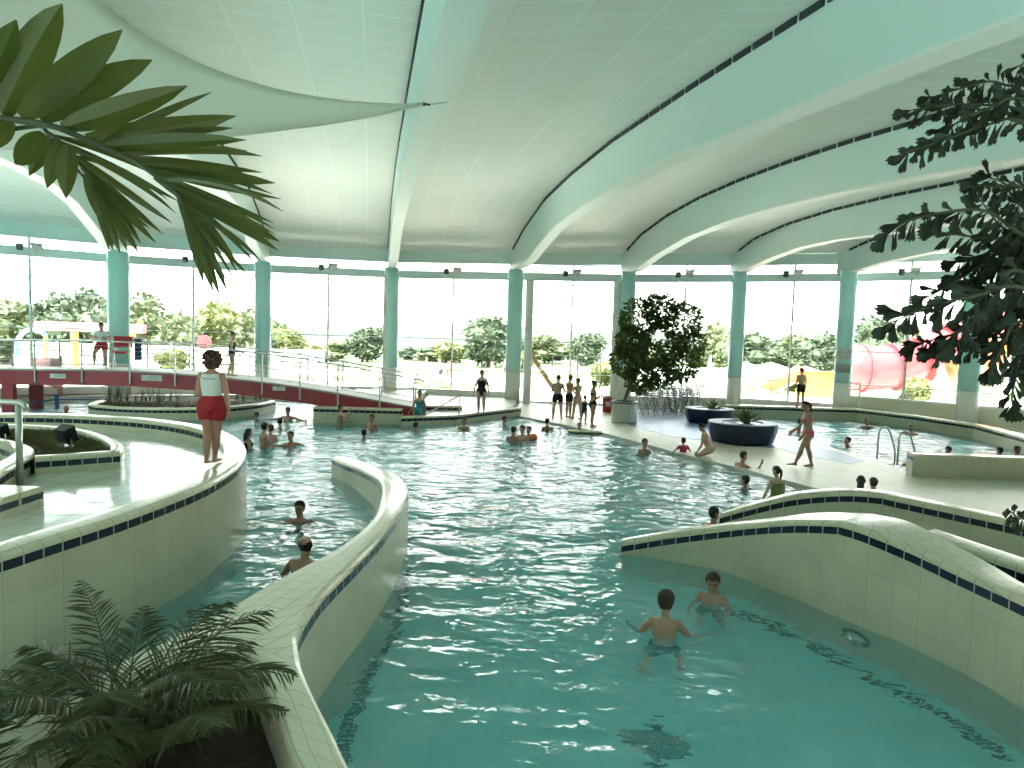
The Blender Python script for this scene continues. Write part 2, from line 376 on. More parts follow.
# ---- pool shell and water
fl = MB(); fl.add([(-26, -9, FLOOR), (24, -9, FLOOR), (24, 33, FLOOR), (-26, 33, FLOOR)], [(0, 1, 2, 3)], 0, [[(-26, -9), (24, -9), (24, 33), (-26, 33)]])
tag(fl.build('pool_floor', M_POOLFLOOR), kind='structure')
M_LINE = mat('navy_lane_tile', (0.003, 0.006, 0.015), 0.4)
ln = MB()
LA = [(402, 566), (398, 585), (386, 620), (372, 655), (352, 690), (338, 730), (334, 768)]
LB = [(705, 606), (742, 613), (790, 632), (850, 664), (900, 690), (950, 716), (1012, 762)]
LA, LB = [[tuple(floor_pt(x+dx, y, FLOOR)[:2]) for x, y in L] for L, dx in ((LA, 8), (LB, -3))]
for L in (LA, LB):
    Q = cr(L, 6)
    for k in range(len(Q)-1):
        a, b = Q[k], Q[k+1]; d = (b-a)/np.linalg.norm(b-a); n_ = np.array([-d[1], d[0]])*0.075; e = d*0.012
        ln.add([(*(a-n_+e), FLOOR+.004), (*(b-n_-e), FLOOR+.004), (*(b+n_-e), FLOOR+.004), (*(a+n_+e), FLOOR+.004)], [(0, 1, 2, 3)])
tag(ln.build('pool_floor_marking', M_LINE), kind='structure')
def water_mat():
    m = bpy.data.materials.new('pool_water'); m.use_nodes = True; nt = m.node_tree; nt.nodes.clear()
    o = nt.nodes.new('ShaderNodeOutputMaterial'); rf = nt.nodes.new('ShaderNodeBsdfRefraction'); gl = nt.nodes.new('ShaderNodeBsdfGlossy')
    df = nt.nodes.new('ShaderNodeBsdfDiffuse'); df.inputs[0].default_value = (0.26, 0.86, 0.90, 1)
    mx = nt.nodes.new('ShaderNodeMixShader'); m2 = nt.nodes.new('ShaderNodeMixShader'); m2.inputs[0].default_value = 0.22
    fr = nt.nodes.new('ShaderNodeFresnel'); fr.inputs[0].default_value = 1.33
    rf.inputs['IOR'].default_value = 1.33; rf.inputs['Color'].default_value = (0.88, 1.0, 1.0, 1); rf.inputs['Roughness'].default_value = 0.0
    gl.inputs['Roughness'].default_value = 0.04
    tc = nt.nodes.new('ShaderNodeTexCoord')
    bumps = None
    sx = nt.nodes.new('ShaderNodeSeparateXYZ'); nt.links.new(tc.outputs['Object'], sx.inputs[0])
    st_node = nt.nodes.new('ShaderNodeMapRange'); nt.links.new(sx.outputs['Y'], st_node.inputs[0])
    for q, v in zip((1, 2, 3, 4), (4.0, 12.0, .48, 1.0)): st_node.inputs[q].default_value = v
    for sc, st, dist, sy in ((1.1, 1.0, 0.14, 1.5), (3.2, 1.0, 0.045, 1.4), (8.0, 1.0, 0.006, 1.2)):
        mp = nt.nodes.new('ShaderNodeMapping'); mp.inputs['Scale'].default_value = (1, sy, 1); mp.inputs['Rotation'].default_value = (0, 0, 0.3*sc)
        n = nt.nodes.new('ShaderNodeTexNoise'); n.inputs['Scale'].default_value = sc; n.inputs['Detail'].default_value = 2.0; n.inputs['Distortion'].default_value = 0.6
        b = nt.nodes.new('ShaderNodeBump'); b.inputs['Strength'].default_value = st; b.inputs['Distance'].default_value = dist
        nt.links.new(tc.outputs['Object'], mp.inputs[0]); nt.links.new(mp.outputs[0], n.inputs['Vector']); nt.links.new(n.outputs[0], b.inputs['Height'])
        if st_node is not None: nt.links.new(st_node.outputs[0], b.inputs['Strength'])
        if bumps: nt.links.new(bumps.outputs[0], b.inputs['Normal'])
        bumps = b
    for s in (rf, gl, fr, df): nt.links.new(bumps.outputs[0], s.inputs['Normal'])
    nt.links.new(rf.outputs[0], m2.inputs[1]); nt.links.new(df.outputs[0], m2.inputs[2])
    nt.links.new(fr.outputs[0], mx.inputs[0]); nt.links.new(m2.outputs[0], mx.inputs[1]); nt.links.new(gl.outputs[0], mx.inputs[2]); nt.links.new(mx.outputs[0], o.inputs[0])
    return m
M_WATER = water_mat()
wx = np.arange(-25.5, 23.01, 0.16); wy = np.arange(1.5, 31.6, 0.16)
V = []
for yv in wy:
    for xv in wx:
        V.append((xv, yv, WATER+0.022*noise.noise(Vector((xv*1.3, yv*1.5, 0)))+0.012*noise.noise(Vector((xv*3.1, yv*3.4, 5)))))
nx = len(wx); wm = MB(); wm.add(V, [(j*nx+i, j*nx+i+1, (j+1)*nx+i+1, (j+1)*nx+i) for j in range(len(wy)-1) for i in range(nx-1)])
tag(wm.build('pool_water', M_WATER, smooth=True), 'choppy turquoise water filling the pools', 'water', kind='structure')

# ---- tiled pool walls
STR0, STR1 = 0.165, 0.075       # stripe from 16.5 to 7.5 cm under the crest
def pool_wall(name, stations, inner_stripe=True, outer_stripe=True, bottom=-1.36, step=4, cap_ends=True, lmin=None, end_stripe=True):
    """stations: (left x, left y, right x, right y, crest z) in walking order"""
    S = cr(stations, step); mb = MB(); rows = []; ul = ur = 0; pl = pr = None
    for q in S:
        L = np.array(q[:2]); R = np.array(q[2:4]); z = q[4]
        if pl is not None: ul += np.linalg.norm(L-pl); ur += np.linalg.norm(R-pr)
        pl, pr = L, R
        w = np.linalg.norm(R-L); a = (R-L)/max(w, 1e-6); um = (ul+ur)/2
        lb = bottom if lmin is None else lmin
        prof = [(L, lb, ul, lb-z), (L, z-STR0, ul, -STR0), (L, z-STR1, ul, -STR1), (L+a*.003, z-.045, ul, -.05), (L+a*.018, z-.017, ul, -.02), (L+a*.055, z, ul, .02)]
        prof += [(L+(R-L)*.35, z+.004, um, w*.35), (L+(R-L)*.65, z+.004, um, w*.65)]
        prof += [(R-a*.055, z, ur, w-.055), (R-a*.018, z-.017, ur, w-.02), (R-a*.003, z-.045, ur, w+.02), (R, z-STR1, ur, w+.05), (R, z-STR0, ur, -STR0), (R, bottom, ur, bottom-z)]
        rows.append(prof)
    K = len(rows[0]); V = [(*p[0], p[1]) for r in rows for p in r]; fs = []; ms = []; uvs = []
    for i in range(len(rows)-1):
        for k in range(K-1):
            f = (i*K+k, (i+1)*K+k, (i+1)*K+k+1, i*K+k+1)
            mi = 0 if k in (0, K-2) else (1 if (k == 1 and inner_stripe) or (k == K-3 and outer_stripe) else 2)
            q = [(rows[i][k], k), (rows[i+1][k], k), (rows[i+1][k+1], k+1), (rows[i][k+1], k+1)]
            if k == K-2 : uv = [(p[2], p[1]-rows[0][0][1] if False else (p[1]-S[0][4])) for p, _ in q]
            elif k == 0: uv = [(p[2], p[1]-S[0][4]) for p, _ in q]
            elif mi == 1: uv = [(p[2], 0.25) for p, _ in q]
            else: uv = [(p[2], p[3]) for p, _ in q]
            fs.append(f); ms.append(mi); uvs.append(uv)
    if cap_ends:
        n = len(rows)
        for base, rev in ((0, False), ((n-1)*K, True)):
            ids = [base+k for k in range(K)]
            # end face: wall tile below, stripe, coping above
            for tri, mi in (((0, 1, K-2, K-1), 0), ((1, 2, K-3, K-2), 1 if end_stripe or not rev else 0), (tuple(range(2, K-2)), 2)):
                f = [ids[t] for t in tri]
                if not rev: f = f[::-1]
                fs.append(f); ms.append(mi); uvs.append([(V[t][0]+V[t][1]*.3, V[t][2]) for t in f])
    o0 = len(mb.v); mb.v += V; mb.f += fs; mb.m += ms; mb.uv += uvs
    ob = mb.build(name, [M_WALLTILE, M_STRIPE, M_COPING]); tag(ob, kind='structure'); return ob
def offset_path(P, w, side=1, z=None):
    """stations from one face line: the other face is w metres to the left (side=1) of the walking direction"""
    out = []; n = len(P)
    for i, p in enumerate(P):
        a = np.array(P[max(i-1, 0)][:2], float); b = np.array(P[min(i+1, n-1)][:2], float); t = (b-a)/np.linalg.norm(b-a)
        nrm = np.array([-t[1], t[0]])*side; q = np.array(p[:2])+nrm*w; zz = p[2] if len(p) > 2 else z
        if side > 0: out.append((q[0], q[1], p[0], p[1], zz))
        else: out.append((p[0], p[1], q[0], q[1], zz))
    return out
# high curved wall around the upper basin (walk along its outer, water side)
LW = [(-5.3, 3.6), (-4.75, 4.8), (-4.42, 5.75), (-4.28, 6.3), (-4.10, 7.0), (-3.97, 7.8), (-3.90, 8.7), (-3.96, 9.6), (-4.10, 10.4), (-4.38, 11.25), (-4.9, 12.3), (-5.6, 13.25), (-6.5, 14.05), (-7.6, 14.65), (-8.9, 15.0), (-10.3, 15.05), (-12, 14.6), (-14, 13.4), (-16, 11.5)]
st = offset_path([(x, y, 1.17) for x, y in LW], 0.36, 1)
pool_wall('wall_basin', st, inner_stripe=True)
basin = [(p[0]*.5+p[2]*.5, p[1]*.5+p[3]*.5) for p in st]+[(-16, 2.5), (-5.3, 2.5)]
bm_ = MB(); bm_.prism(basin, 0.55, 0.90); tag(bm_.build('basin_floor', M_BASIN), kind='structure')
# far-left inner ring wall, planter wall and block inside the basin
ringw = [(-6.55, 8.55), (-6.85, 9.2), (-7.05, 9.75), (-7.3, 10.35), (-7.65, 10.85), (-8.2, 11.3), (-8.9, 11.65), (-10, 11.9)]
pool_wall('wall_inner_ring', offset_path([(x, y, 1.18) for x, y in ringw], .3, 1), bottom=.6)
plA = [(-7.05, 10.02), (-6.62, 10.33), (-6.17, 10.66), (-6.28, 11.0), (-6.6, 11.5), (-7.16, 12.1), (-7.9, 12.72), (-8.7, 13.1), (-9.8, 13.2), (-11, 13.0)]
def sharp(P):  # keep the front corner crisp
    return [P[0], P[1], tuple(np.array(P[2])*.97+np.array(P[1])*.03), tuple(np.array(P[2])*.97+np.array(P[3])*.03)]+P[3:]
pool_wall('wall_planter', offset_path([(x, y, 1.18) for x, y in sharp(plA)], .2, 1), bottom=.6)
pool_wall('wall_block', [(-8.5, 8.45, -8.5, 7.75, 1.16), (-6.6, 8.40, -6.6, 7.7, 1.16), (-5.78, 8.36, -5.80, 7.68, 1.16)], bottom=.6)
sm = MB(); sm.prism([(-7.2, 10.15), (-6.3, 10.7), (-6.8, 11.5), (-7.3, 12.0), (-8.0, 12.55), (-8.8, 12.95), (-11, 12.8), (-11, 11.9), (-8.9, 11.8), (-7.7, 11.0)], 0.9, 1.10); tag(sm.build('planter_soil', M_SOIL), kind='structure')

# curved wall in the middle: thin tip far away, widening to a planter by the camera
CW = [(-3.98, 15.11, -3.72, 15.28, .36), (-3.55, 14.45, -3.28, 14.75, .38), (-3.17, 13.87, -2.80, 14.05, .42), (-2.57, 12.65, -2.13, 12.75, .52), (-2.28, 11.8, -1.82, 11.8, .60), (-2.0, 10.6, -1.56, 10.5, .74), (-1.81, 9.5, -1.46, 9.3, .84),
      (-1.70, 8.6, -1.43, 8.4, .87), (-1.73, 7.85, -1.45, 7.7, .87), (-1.83, 7.2, -1.50, 7.1, .87), (-1.94, 6.85, -1.55, 6.6, .87), (-2.12, 6.3, -1.60, 6.1, .87), (-2.21, 5.98, -1.62, 5.8, .87), (-2.30, 5.63, -1.61, 5.35, .87), (-2.36, 5.4, -1.57, 5.05, .87), (-2.46, 5.15, -1.51, 4.88, .87), (-2.60, 4.8, -1.43, 4.68, .87)]
pool_wall('wall_middle', CW, end_stripe=False)
pool_wall('wall_middle_left', [(-2.60, 4.82, -2.05, 4.80, .868), (-2.67, 4.6, -2.34, 4.5, .87), (-2.84, 4.13, -2.5, 4.05, .87), (-2.95, 3.7, -2.6, 3.65, .87), (-3.05, 3.1, -2.7, 3.1, .87), (-3.1, 2.2, -2.75, 2.2, .87)], inner_stripe=False, outer_stripe=False, cap_ends=True)
pool_wall('wall_middle_right', [(-1.95, 4.80, -1.44, 4.70, .868), (-1.72, 4.6, -1.36, 4.52, .87), (-1.53, 4.28, -1.18, 4.18, .87), (-1.34, 3.95, -0.97, 3.81, .87), (-1.15, 3.6, -.77, 3.45, .87), (-.8, 3.1, -.45, 2.95, .87), (-.3, 2.4, .05, 2.2, .87)], inner_stripe=False)
sm = MB(); sm.prism([(-1.98, 5.35), (-1.7, 4.7), (-1.35, 4.1), (-.3, 2.4), (-3.0, 2.2), (-2.85, 3.6), (-2.5, 4.4), (-2.2, 5.1)], 0.0, 0.52); tag(sm.build('planter_soil', M_SOIL), kind='structure')

# right front wall: water-side face, crest rising from the tip to the corner
RW = [(1.72, 10.12, .14), (2.41, 9.89, .35), (3.05, 9.52, .58), (3.45, 8.95, .82), (3.72, 8.47, .985), (3.94, 8.08, 1.09), (3.99, 7.99, 1.10), (4.12, 7.75, 1.095), (4.40, 7.30, 1.025), (4.60, 6.78, .96), (4.70, 6.2, .95), (4.74, 5.6, .95), (4.72, 4.6, .94), (4.6, 3, .94)]
RB = [(1.78, 10.32), (2.5, 10.15), (3.22, 9.78), (3.72, 9.25), (4.12, 8.92), (4.56, 8.52), (4.66, 8.41), (4.90, 8.12), (5.02, 7.45), (5.10, 6.95), (5.04, 6.4), (5.04, 5.6), (5.02, 4.6), (4.9, 3)]
pool_wall('wall_front_right', [(b[0], b[1], a[0], a[1], a[2]) for a, b in zip(RW, RB)], inner_stripe=True)
# its rear coping, splitting off around a wedge of soil
WB = [(4.86, 7.85, 1.04), (5.02, 7.48, 1.02), (5.32, 6.87, .98), (5.58, 6.2, .96), (5.7, 5.4, .95), (5.8, 4, .94)]
pool_wall('wall_front_right_rear', [(x+.30-.0*i, y+.22, x, y, z) for i, (x, y, z) in enumerate(WB)], inner_stripe=True)
sm = MB(); sm.prism([(4.7, 7.8), (5.1, 7.45), (5.35, 7.0), (5.6, 6.3), (5.75, 5.4), (5.8, 4), (4.9, 4), (4.9, 6.5), (4.85, 7.1)], 0.2, 0.70); tag(sm.build('planter_soil', M_SOIL), kind='structure')
# second wall behind it
R2 = [(3.55, 11.3, .30), (4.0, 11.0, .55), (4.55, 10.75, .78), (5.2, 10.52, .92), (5.66, 10.33, .95), (5.80, 10.12, .95), (6.22, 9.5, .95), (6.78, 8.75, .93), (7.2, 7.8, .92), (7.5, 6, .9), (7.5, 3, .9)]
pool_wall('wall_second_right', offset_path(R2, .34, 1))

# ---- decks
POOL_EDGE = at2([(520, 416), (560, 424), (600, 432), (650, 445), (690, 456), (740, 468), (800, 484), (850, 497), (900, 508), (950, 520), (1024, 538)], 0)
RP_NEAR = at2([(741, 426), (760, 430), (800, 438), (840, 450), (880, 462), (915, 474)], 0)
dk = MB()
dk.prism(POOL_EDGE+[(10.5, 8.5), (12, 3), (24, 3), (24, 16.3), (10.15, 16.7)]+RP_NEAR[::-1][1:]+[(9.0, 27.3), (9.1, 29.7), (9.4, 33.2), (5.2, 33), (0.2, 33)], -1.36, 0.0)
tag(dk.build('floor', M_DECK), kind='structure')
bl = MB(); bl.prism(at2([(628, 425), (672, 437), (770, 448), (792, 444), (741, 428)], 0)+[(8.9, 27.4), (9.0, 30.3), (5.6, 31.3)], 0.0, 0.006); tag(bl.build('floor_inlay', M_BLUEDECK), kind='structure')
bl = MB(); bl.prism(at2([(760, 443), (800, 441), (838, 452), (866, 461), (850, 464), (800, 455)], 0), 0.0, 0.005); tag(bl.build('floor_inlay', M_BLUEDECK), kind='structure')
# raised platform and steps on the far side, left of the doors
pf = MB(); pf.prism([(-3.70, 23.65), (-2.2, 24.62), (0.0, 27.75), (0.36, 33.2), (-4.0, 33.4)], -1.36, .22, 0); tag(pf.build('platform', M_DECK), kind='structure')
e0 = at2([(401, 426), (456, 424), (521, 415)], -.06)
pool_wall('wall_platform', [(e0[0][0], e0[0][1]+.45, e0[0][0], e0[0][1], .26), (e0[1][0], e0[1][1]+.45, e0[1][0], e0[1][1], .26), (e0[2][0]-.1, e0[2][1]+.45, e0[2][0], e0[2][1], .26)], step=1)
pool_wall('wall_step', [(-4.05, 26.3, -4.05, 25.85, .42), (-1.9, 26.6, -1.9, 26.15, .42)], step=1)
pool_wall('wall_low', [(-6.95, 24.22, -6.93, 23.78, .48), (-5.4, 24.26, -5.4, 23.82, .48), (-3.85, 24.28, -3.85, 23.86, .48)], step=1)
pf = MB(); pf.prism([(-7.1, 24.9), (-4.1, 25.2), (-4.1, 33.2), (-7.4, 32.8)], -1.36, .40, 0); tag(pf.build('platform_rear', M_DECK), kind='structure')
# far-left edge of the lagoon under the glass
pf = MB(); pf.prism([(-25.4, 25.5), (-19.6, 27.2), (-14, 29.4), (-11.2, 30.6), (-7.4, 31.0), (-7.4, 33.6), (-12, 32.8), (-17.4, 30.4), (-25.4, 24)], -1.36, .18, 0); tag(pf.build('platform_left', M_DECK), kind='structure')
# ledge along the far and right side of the right-hand pool
LG = [(9.4, 29.6), (12.3, 29.6), (15.0, 29.6), (16.2, 27.6), (16.95, 24.9), (16.3, 21.4)]
LGr = LG+[(15.5, 17.5), (15, 10)]
stl = []
for i, p in enumerate(LGr):
    a = np.array(LGr[max(i-1, 0)]); b = np.array(LGr[min(i+1, len(LGr)-1)]); t = (b-a)/np.linalg.norm(b-a); nrm = np.array([-t[1], t[0]])
    q = np.array(p)+nrm*.5; stl.append((q[0], q[1], p[0], p[1], .44))
pool_wall('wall_ledge', stl, step=1)
pf = MB(); pf.prism([tuple(p[:2]) for p in stl]+[(24, 10), (23.6, 18), (21.7, 24.0), (18.7, 28), (15.2, 31.4), (10.7, 33.0), (9.4, 33.0)], -1.36, .12, 0); tag(pf.build('platform_right', M_DECK), kind='structure')
# small wall at the near end of the right-hand pool
pool_wall('wall_right_low', [(10.05, 17.15, 9.98, 16.75, .56), (10.6, 17.1, 10.55, 16.7, .56), (15.6, 16.95, 15.6, 16.5, .56)], step=1, outer_stripe=False)
# island planter under the bridge
isl = [(-15.3, 25.2), (-14.9, 23.9), (-13.9, 23.3), (-12.6, 23.15), (-11.2, 23.45), (-10.1, 24.2), (-9.5, 25.4), (-9.3, 26.8)]
pool_wall('wall_island', offset_path([(x, y, .34) for x, y in isl], .25, 1))
sm = MB(); sm.prism([(-15.1, 25.3), (-14.75, 24.1), (-13.8, 23.5), (-12.6, 23.35), (-11.3, 23.65), (-10.3, 24.35), (-9.7, 25.5), (-9.5, 26.8), (-12, 28), (-15, 27)], -.5, .28); tag(sm.build('planter_soil', mat('peat', (.06, .05, .03), .95, var=.4, vscale=8)), kind='structure')
sm = MB(); sm.prism([(-7.0, 24.95), (-4.2, 25.25), (-4.2, 25.9), (-7.0, 25.6)], .3, .46); tag(sm.build('planter_soil', MATS['peat']), kind='structure')

# ---- outdoors ground and far hills
g = MB(); g.prism([(-25.7, 21.2), (-22, 26.1), (-17.2, 29.9), (-11.9, 32.5), (-5.9, 33.6), (.1, 32.75), (5.5, 32.55), (10.9, 33.2), (15.4, 31.6), (18.95, 28.1), (22.0, 23.9), (24.2, 18.1), (60, 17), (90, 60), (-90, 60), (-60, 20)], -1.4, -.02)
tag(g.build('ground_paving', mat('pale_paving', (.84, .81, .73), .8, var=.08, vscale=1)), kind='structure')
g = MB(); g.prism([(-90, 42), (90, 42), (200, 400), (-200, 400)], -1.4, 0.0)
tag(g.build('ground_lawn', mat('lawn', (.07, .10, .035), .9, var=.25, vscale=.6)), kind='structure')
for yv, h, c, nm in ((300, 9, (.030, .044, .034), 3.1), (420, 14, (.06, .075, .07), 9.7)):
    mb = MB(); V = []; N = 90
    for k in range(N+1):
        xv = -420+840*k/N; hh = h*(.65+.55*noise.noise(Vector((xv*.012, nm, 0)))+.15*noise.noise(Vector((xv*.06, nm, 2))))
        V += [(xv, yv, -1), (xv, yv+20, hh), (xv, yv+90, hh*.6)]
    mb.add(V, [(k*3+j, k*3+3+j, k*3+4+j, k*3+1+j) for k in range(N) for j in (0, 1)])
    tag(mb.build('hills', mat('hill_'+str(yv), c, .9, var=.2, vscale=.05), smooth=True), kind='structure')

# ---- floodlights and loudspeakers on the ring beam
M_LAMPW = mat('white_lamp_housing', (.75, .74, .70), .4); M_LAMPD = mat('dark_grey_plastic', (.08, .09, .09), .5); M_LENS = mat('lamp_lens', (.6, .62, .62), .1)
for k, i in enumerate(range(1, 9)):
    mid = (OUT[i]+OUT[i+1])/2; d = (mid-cen); d.z = 0; d.normalize(); t = Vector((-d.y, d.x, 0)); base = mid-d*0.2
    rz = math.atan2(-d.x, d.y)
    fl_ = thing('floodlight', None, 'lamp', base+t*-.22+Vector((0, 0, 6.0+(DZ[i]+DZ[i+1])/2)), rz, 'floodlights on the ring beam')
    m = MB(); m.bar((0, .1, 0), (0, -.22, .06), .06, .03); m.tube([(-.2, -.22, .1), (.2, -.22, .1)], .015, 6); m.bar((-.2, -.22, .02), (-.2, -.22, .18), .02, .04); m.bar((.2, -.22, .02), (.2, -.22, .18), .02, .04)
    m.build('bracket', M_STEEL, fl_)
    m = MB(); R = Matrix.Rotation(.5, 3, 'X')
    V = [Vector(v) for v in ((-.19, -.16, .1), (.19, -.16, .1), (.19, .16, .1), (-.19, .16, .1), (-.1, -.08, -.1), (.1, -.08, -.1), (.1, .08, -.1), (-.1, .08, -.1))]
    V = [R @ v + Vector((0, -.25, .14)) for v in V]
    m.add(V, [(0, 1, 2, 3), (7, 6, 5, 4), (0, 4, 5, 1), (1, 5, 6, 2), (2, 6, 7, 3), (3, 7, 4, 0)]); m.build('lamp_housing', M_LAMPW, fl_)
    m = MB(); R2_ = R; m.box(R @ Vector((0, 0, .105))+Vector((0, -.25, .14)), (.34, .28, .015), mtx=R); m.build('lens', M_LENS, fl_)
    sp = thing('loudspeaker', None, 'loudspeaker', base+t*.33+Vector((0, 0, 6.0+(DZ[i]+DZ[i+1])/2)), rz, 'small loudspeakers on the ring beam')
    m = MB(); m.lathe([(.07, -.12), (.11, -.1), (.13, .05), (.13, .12), (.10, .14)], (0, -.2, .08), 14); m.build('speaker_body', M_LAMPD, sp)
    m = MB(); m.bar((0, .1, .05), (0, -.12, .06), .05, .04); m.build('bracket', M_STEEL, sp)
    nm = ('first', 'second', 'third', 'fourth', 'fifth', 'sixth', 'seventh', 'eighth')[k]
    fl_['label'] = 'white floodlight on the ring beam, %s bay of glass from the left' % nm
    sp['label'] = 'small dark loudspeaker on the ring beam, %s bay of glass from the left' % nm
# ================================================================== OBJECTS
# ---- footbridge
M_RED = mat('dark_red_paint', (.34, .035, .05), .45); M_REDF = mat('red_plastic', (.45, .02, .03), .4); M_PLATE = mat('pale_plate', (.72, .72, .66), .5)
BY0, BY1 = 24.3, 25.9
BPX = [(-110, 369), (0, 370), (50, 370.5), (100, 371), (150, 373), (200, 376.5), (250, 381.5), (300, 388), (350, 396.5), (400, 405.5), (420, 409)]
BP = [atY(x, y, BY0) for x, y in BPX]; BP = [Vector((p.x, 0, p.z)) for p in BP]
BP = [Vector(tuple(q)) for q in cr([tuple(p) for p in BP], 3)]
def bridge_z(x): return float(np.interp(x, [p.x for p in BP], [p.z for p in BP]))
br = thing('footbridge', 'long red arched footbridge with steel railings over the far pool', 'bridge', (-10.5, BY0, 0))
o_ = Vector((-10.5, BY0, 0))
def bl_(x, y, z): return Vector((x, y, z))-o_
m = MB(); 
def strip(m, y, z0, z1, th):
    for a, b in zip(BP[:-1], BP[1:]):
        V = [bl_(a.x, y, a.z+z0), bl_(b.x, y, b.z+z0), bl_(b.x, y, b.z+z1), bl_(a.x, y, a.z+z1)]; W = [v+Vector((0, th, 0)) for v in V]
        m.add(V+W, [(0, 1, 2, 3), (7, 6, 5, 4), (3, 2, 6, 7), (1, 0, 4, 5)])
for y in (BY0, BY1):
    m = MB(); strip(m, y, -.52, 0, .1); m.build('girder', M_RED, br)
m = MB(); strip(m, BY0-.03, -.01, .05, BY1-BY0+.16); m.build('deck', mat('grey_walkway', (.35, .34, .31), .6), br)
for px in (8, 322):
    p = atY(px, 390, BY0+.1)
    for y in (BY0+.15, BY1-.05):
        m = MB(); m.box(bl_(p.x, y, (bridge_z(p.x)-.5-1.3)/2), (.42 if px < 100 else .3, .2, bridge_z(p.x)-.5+1.3)); m.build('pier', M_RED, br)
for y in (BY0-.04, BY1+.12):
    pts = [bl_(p.x, y, p.z+1.06) for p in BP]; 
    end = pts[-1]; pts += [end+Vector((.25, 0, -.12)), end+Vector((.32, 0, -.25))]
    m = MB(); m.tube(pts, .028, 8); m.build('handrail', M_STEEL, br, smooth=True)
    m = MB()
    for hgt in (.2, .38, .56, .74, .9): m.tube([bl_(p.x, y, p.z+hgt) for p in BP], .008, 5)
    m.build('rail_wires', M_STEEL, br)
    for px in ((-60, 35, 82, 130, 175, 207, 262, 300, 338, 380, 414) if y < 25 else (-20, 13, 60, 104, 148, 190, 231, 268, 308, 343, 382, 416)):
        X = atY(px, 380, y).x; z = bridge_z(X); m = MB(); m.bar(bl_(X, y, z-.42 if y < 25 else z), bl_(X, y, z+1.05), .035, .05); m.build('post', M_STEEL, br)
for px, w, h, py in ((58, .55, .16, 376), (152, .72, .2, 378), (279, .44, .14, 388.5)):
    p = atY(px, py, BY0-.01); m = MB(); m.box(bl_(p.x, BY0-.02, p.z), (w, .03, h)); pl = m.build('sign_plate', M_PLATE, br)
    m = MB()
    for k in range(2 if px != 152 else 3): m.box(bl_(p.x+.05, BY0-.038, p.z+.04-.05*k), (w*.55, .006, .018))
    m.build('lettering', mat('grey_ink', (.3, .3, .3), .6), pl)
# red lifeguard seat and blue panel on the bridge
def bridge_pt(px, y): 
    X = atY(px, 370, y).x; return Vector((X, y, bridge_z(X)+.05))
q = bridge_pt(122, 25.2)
ch = thing('folding_chair', 'red folding chair open on the footbridge beside the seated lifeguard', 'chair', q, .3)
for sx in (-.26, .26):
    m = MB(); m.bar((sx, -.28, 0), (sx, .22, .75), .03, .03); m.build('leg', M_STEEL, ch)
    m = MB(); m.bar((sx, .28, 0), (sx, -.22, .75), .03, .03); m.build('leg', M_STEEL, ch)
m = MB(); m.box((0, 0, .62), (.56, .46, .04)); m.box((0, 0, .58), (.4, .3, .05)); m.build('seat', M_REDF, ch)
m = MB(); m.box((0, .26, .98), (.62, .05, .42)); m.build('backrest', M_REDF, ch)
q = bridge_pt(138.5, 25.75); 
bp_ = thing('banner', 'small navy blue panel hung on the rear railing beside the red chair', 'panel', q+Vector((0, 0, .3)))
m = MB(); m.box((0, .0, .40), (.26, .03, .80)); m.build('cloth', mat('navy_cloth', (.02, .05, .16), .7), bp_)
m = MB(); m.tube([(-.13, 0, .82), (.13, 0, .82)], .012, 6); m.build('hanging_rod', M_STEEL, bp_)

# ---- tree in a slatted tub
M_FICUS = leaf_mat('ficus_leaf', (.05, .085, .018), (.11, .155, .035), .4, .4, 3)
M_BARK = mat('grey_bark', (.16, .12, .085), .9, bump=.5, bscale=30, var=.3, vscale=12)
tp = at(624, 422, 0)
tr = thing('potted_tree', 'tall round-crowned leafy tree in a pale slatted tub beside the glass', 'tree', tp)
m = MB(); R_ = .47
for k in range(26):
    a = 2*math.pi*k/26; m.box((R_*math.cos(a), R_*math.sin(a), .40), (.03, .105, .74), rz=a)
m.lathe([(R_-.03, .03), (R_-.03, .72)], n=26); tub = m.build('tub', mat('pale_slats', (.56, .60, .54), .6, var=.12, vscale=3), tr)
m = MB(); m.lathe([(R_-.05, .74), (R_+.05, .74), (R_+.05, .80), (R_-.05, .80), (R_-.05, .74)], n=26, cap=False); m.build('rim', mat('dark_rim', (.05, .06, .06), .5), tub)
m = MB(); m.lathe([(.0, .72), (R_-.02, .71)], n=20, cap=False); m.build('soil', M_SOIL, tr)
m = MB(); m.tube([(-.05, 0, .7), (.1, .0, 1.2), (.25, .05, 1.7), (.45, .05, 2.3), (.9, .1, 3.2)], [.06, .055, .05, .045, .02], 9)
m.tube([(.1, 0, 1.2), (.32, -.1, 1.75), (.55, -.15, 2.3), (.5, -.1, 3.0)], [.045, .04, .035, .02], 8); m.tube([(.25, .05, 1.7), (-.0, .1, 2.3), (-.1, .15, 2.9)], [.035, .03, .015], 7)
m.build('trunk', M_BARK, tr, smooth=True)
def leaf_cloud(m, blobs, n, size, rd, shell=.55, droop=.35):
    tot = sum(b[1]**2 for b in blobs)
    for c, r in blobs:
        c = Vector(c)
        for _ in range(int(n*r*r/tot)):
            d = Vector((rd.gauss(0, 1), rd.gauss(0, 1), rd.gauss(0, 1))).normalized()
            p = c+d*r*(shell+(1-shell)*rd.random()**.6)
            ax = (d+Vector((rd.uniform(-.8, .8), rd.uniform(-.8, .8), rd.uniform(-.8, .5)-droop))).normalized()
            sd = ax.cross(Vector((rd.uniform(-1, 1), rd.uniform(-1, 1), rd.uniform(-1, 1)))).normalized(); nn = ax.cross(sd)
            L = size*rd.uniform(.7, 1.3); w = L*.33
            m.add([p, p+ax*L*.45+sd*w+nn*L*.06, p+ax*L, p+ax*L*.45-sd*w+nn*L*.06], [(0, 1, 2), (0, 2, 3)])
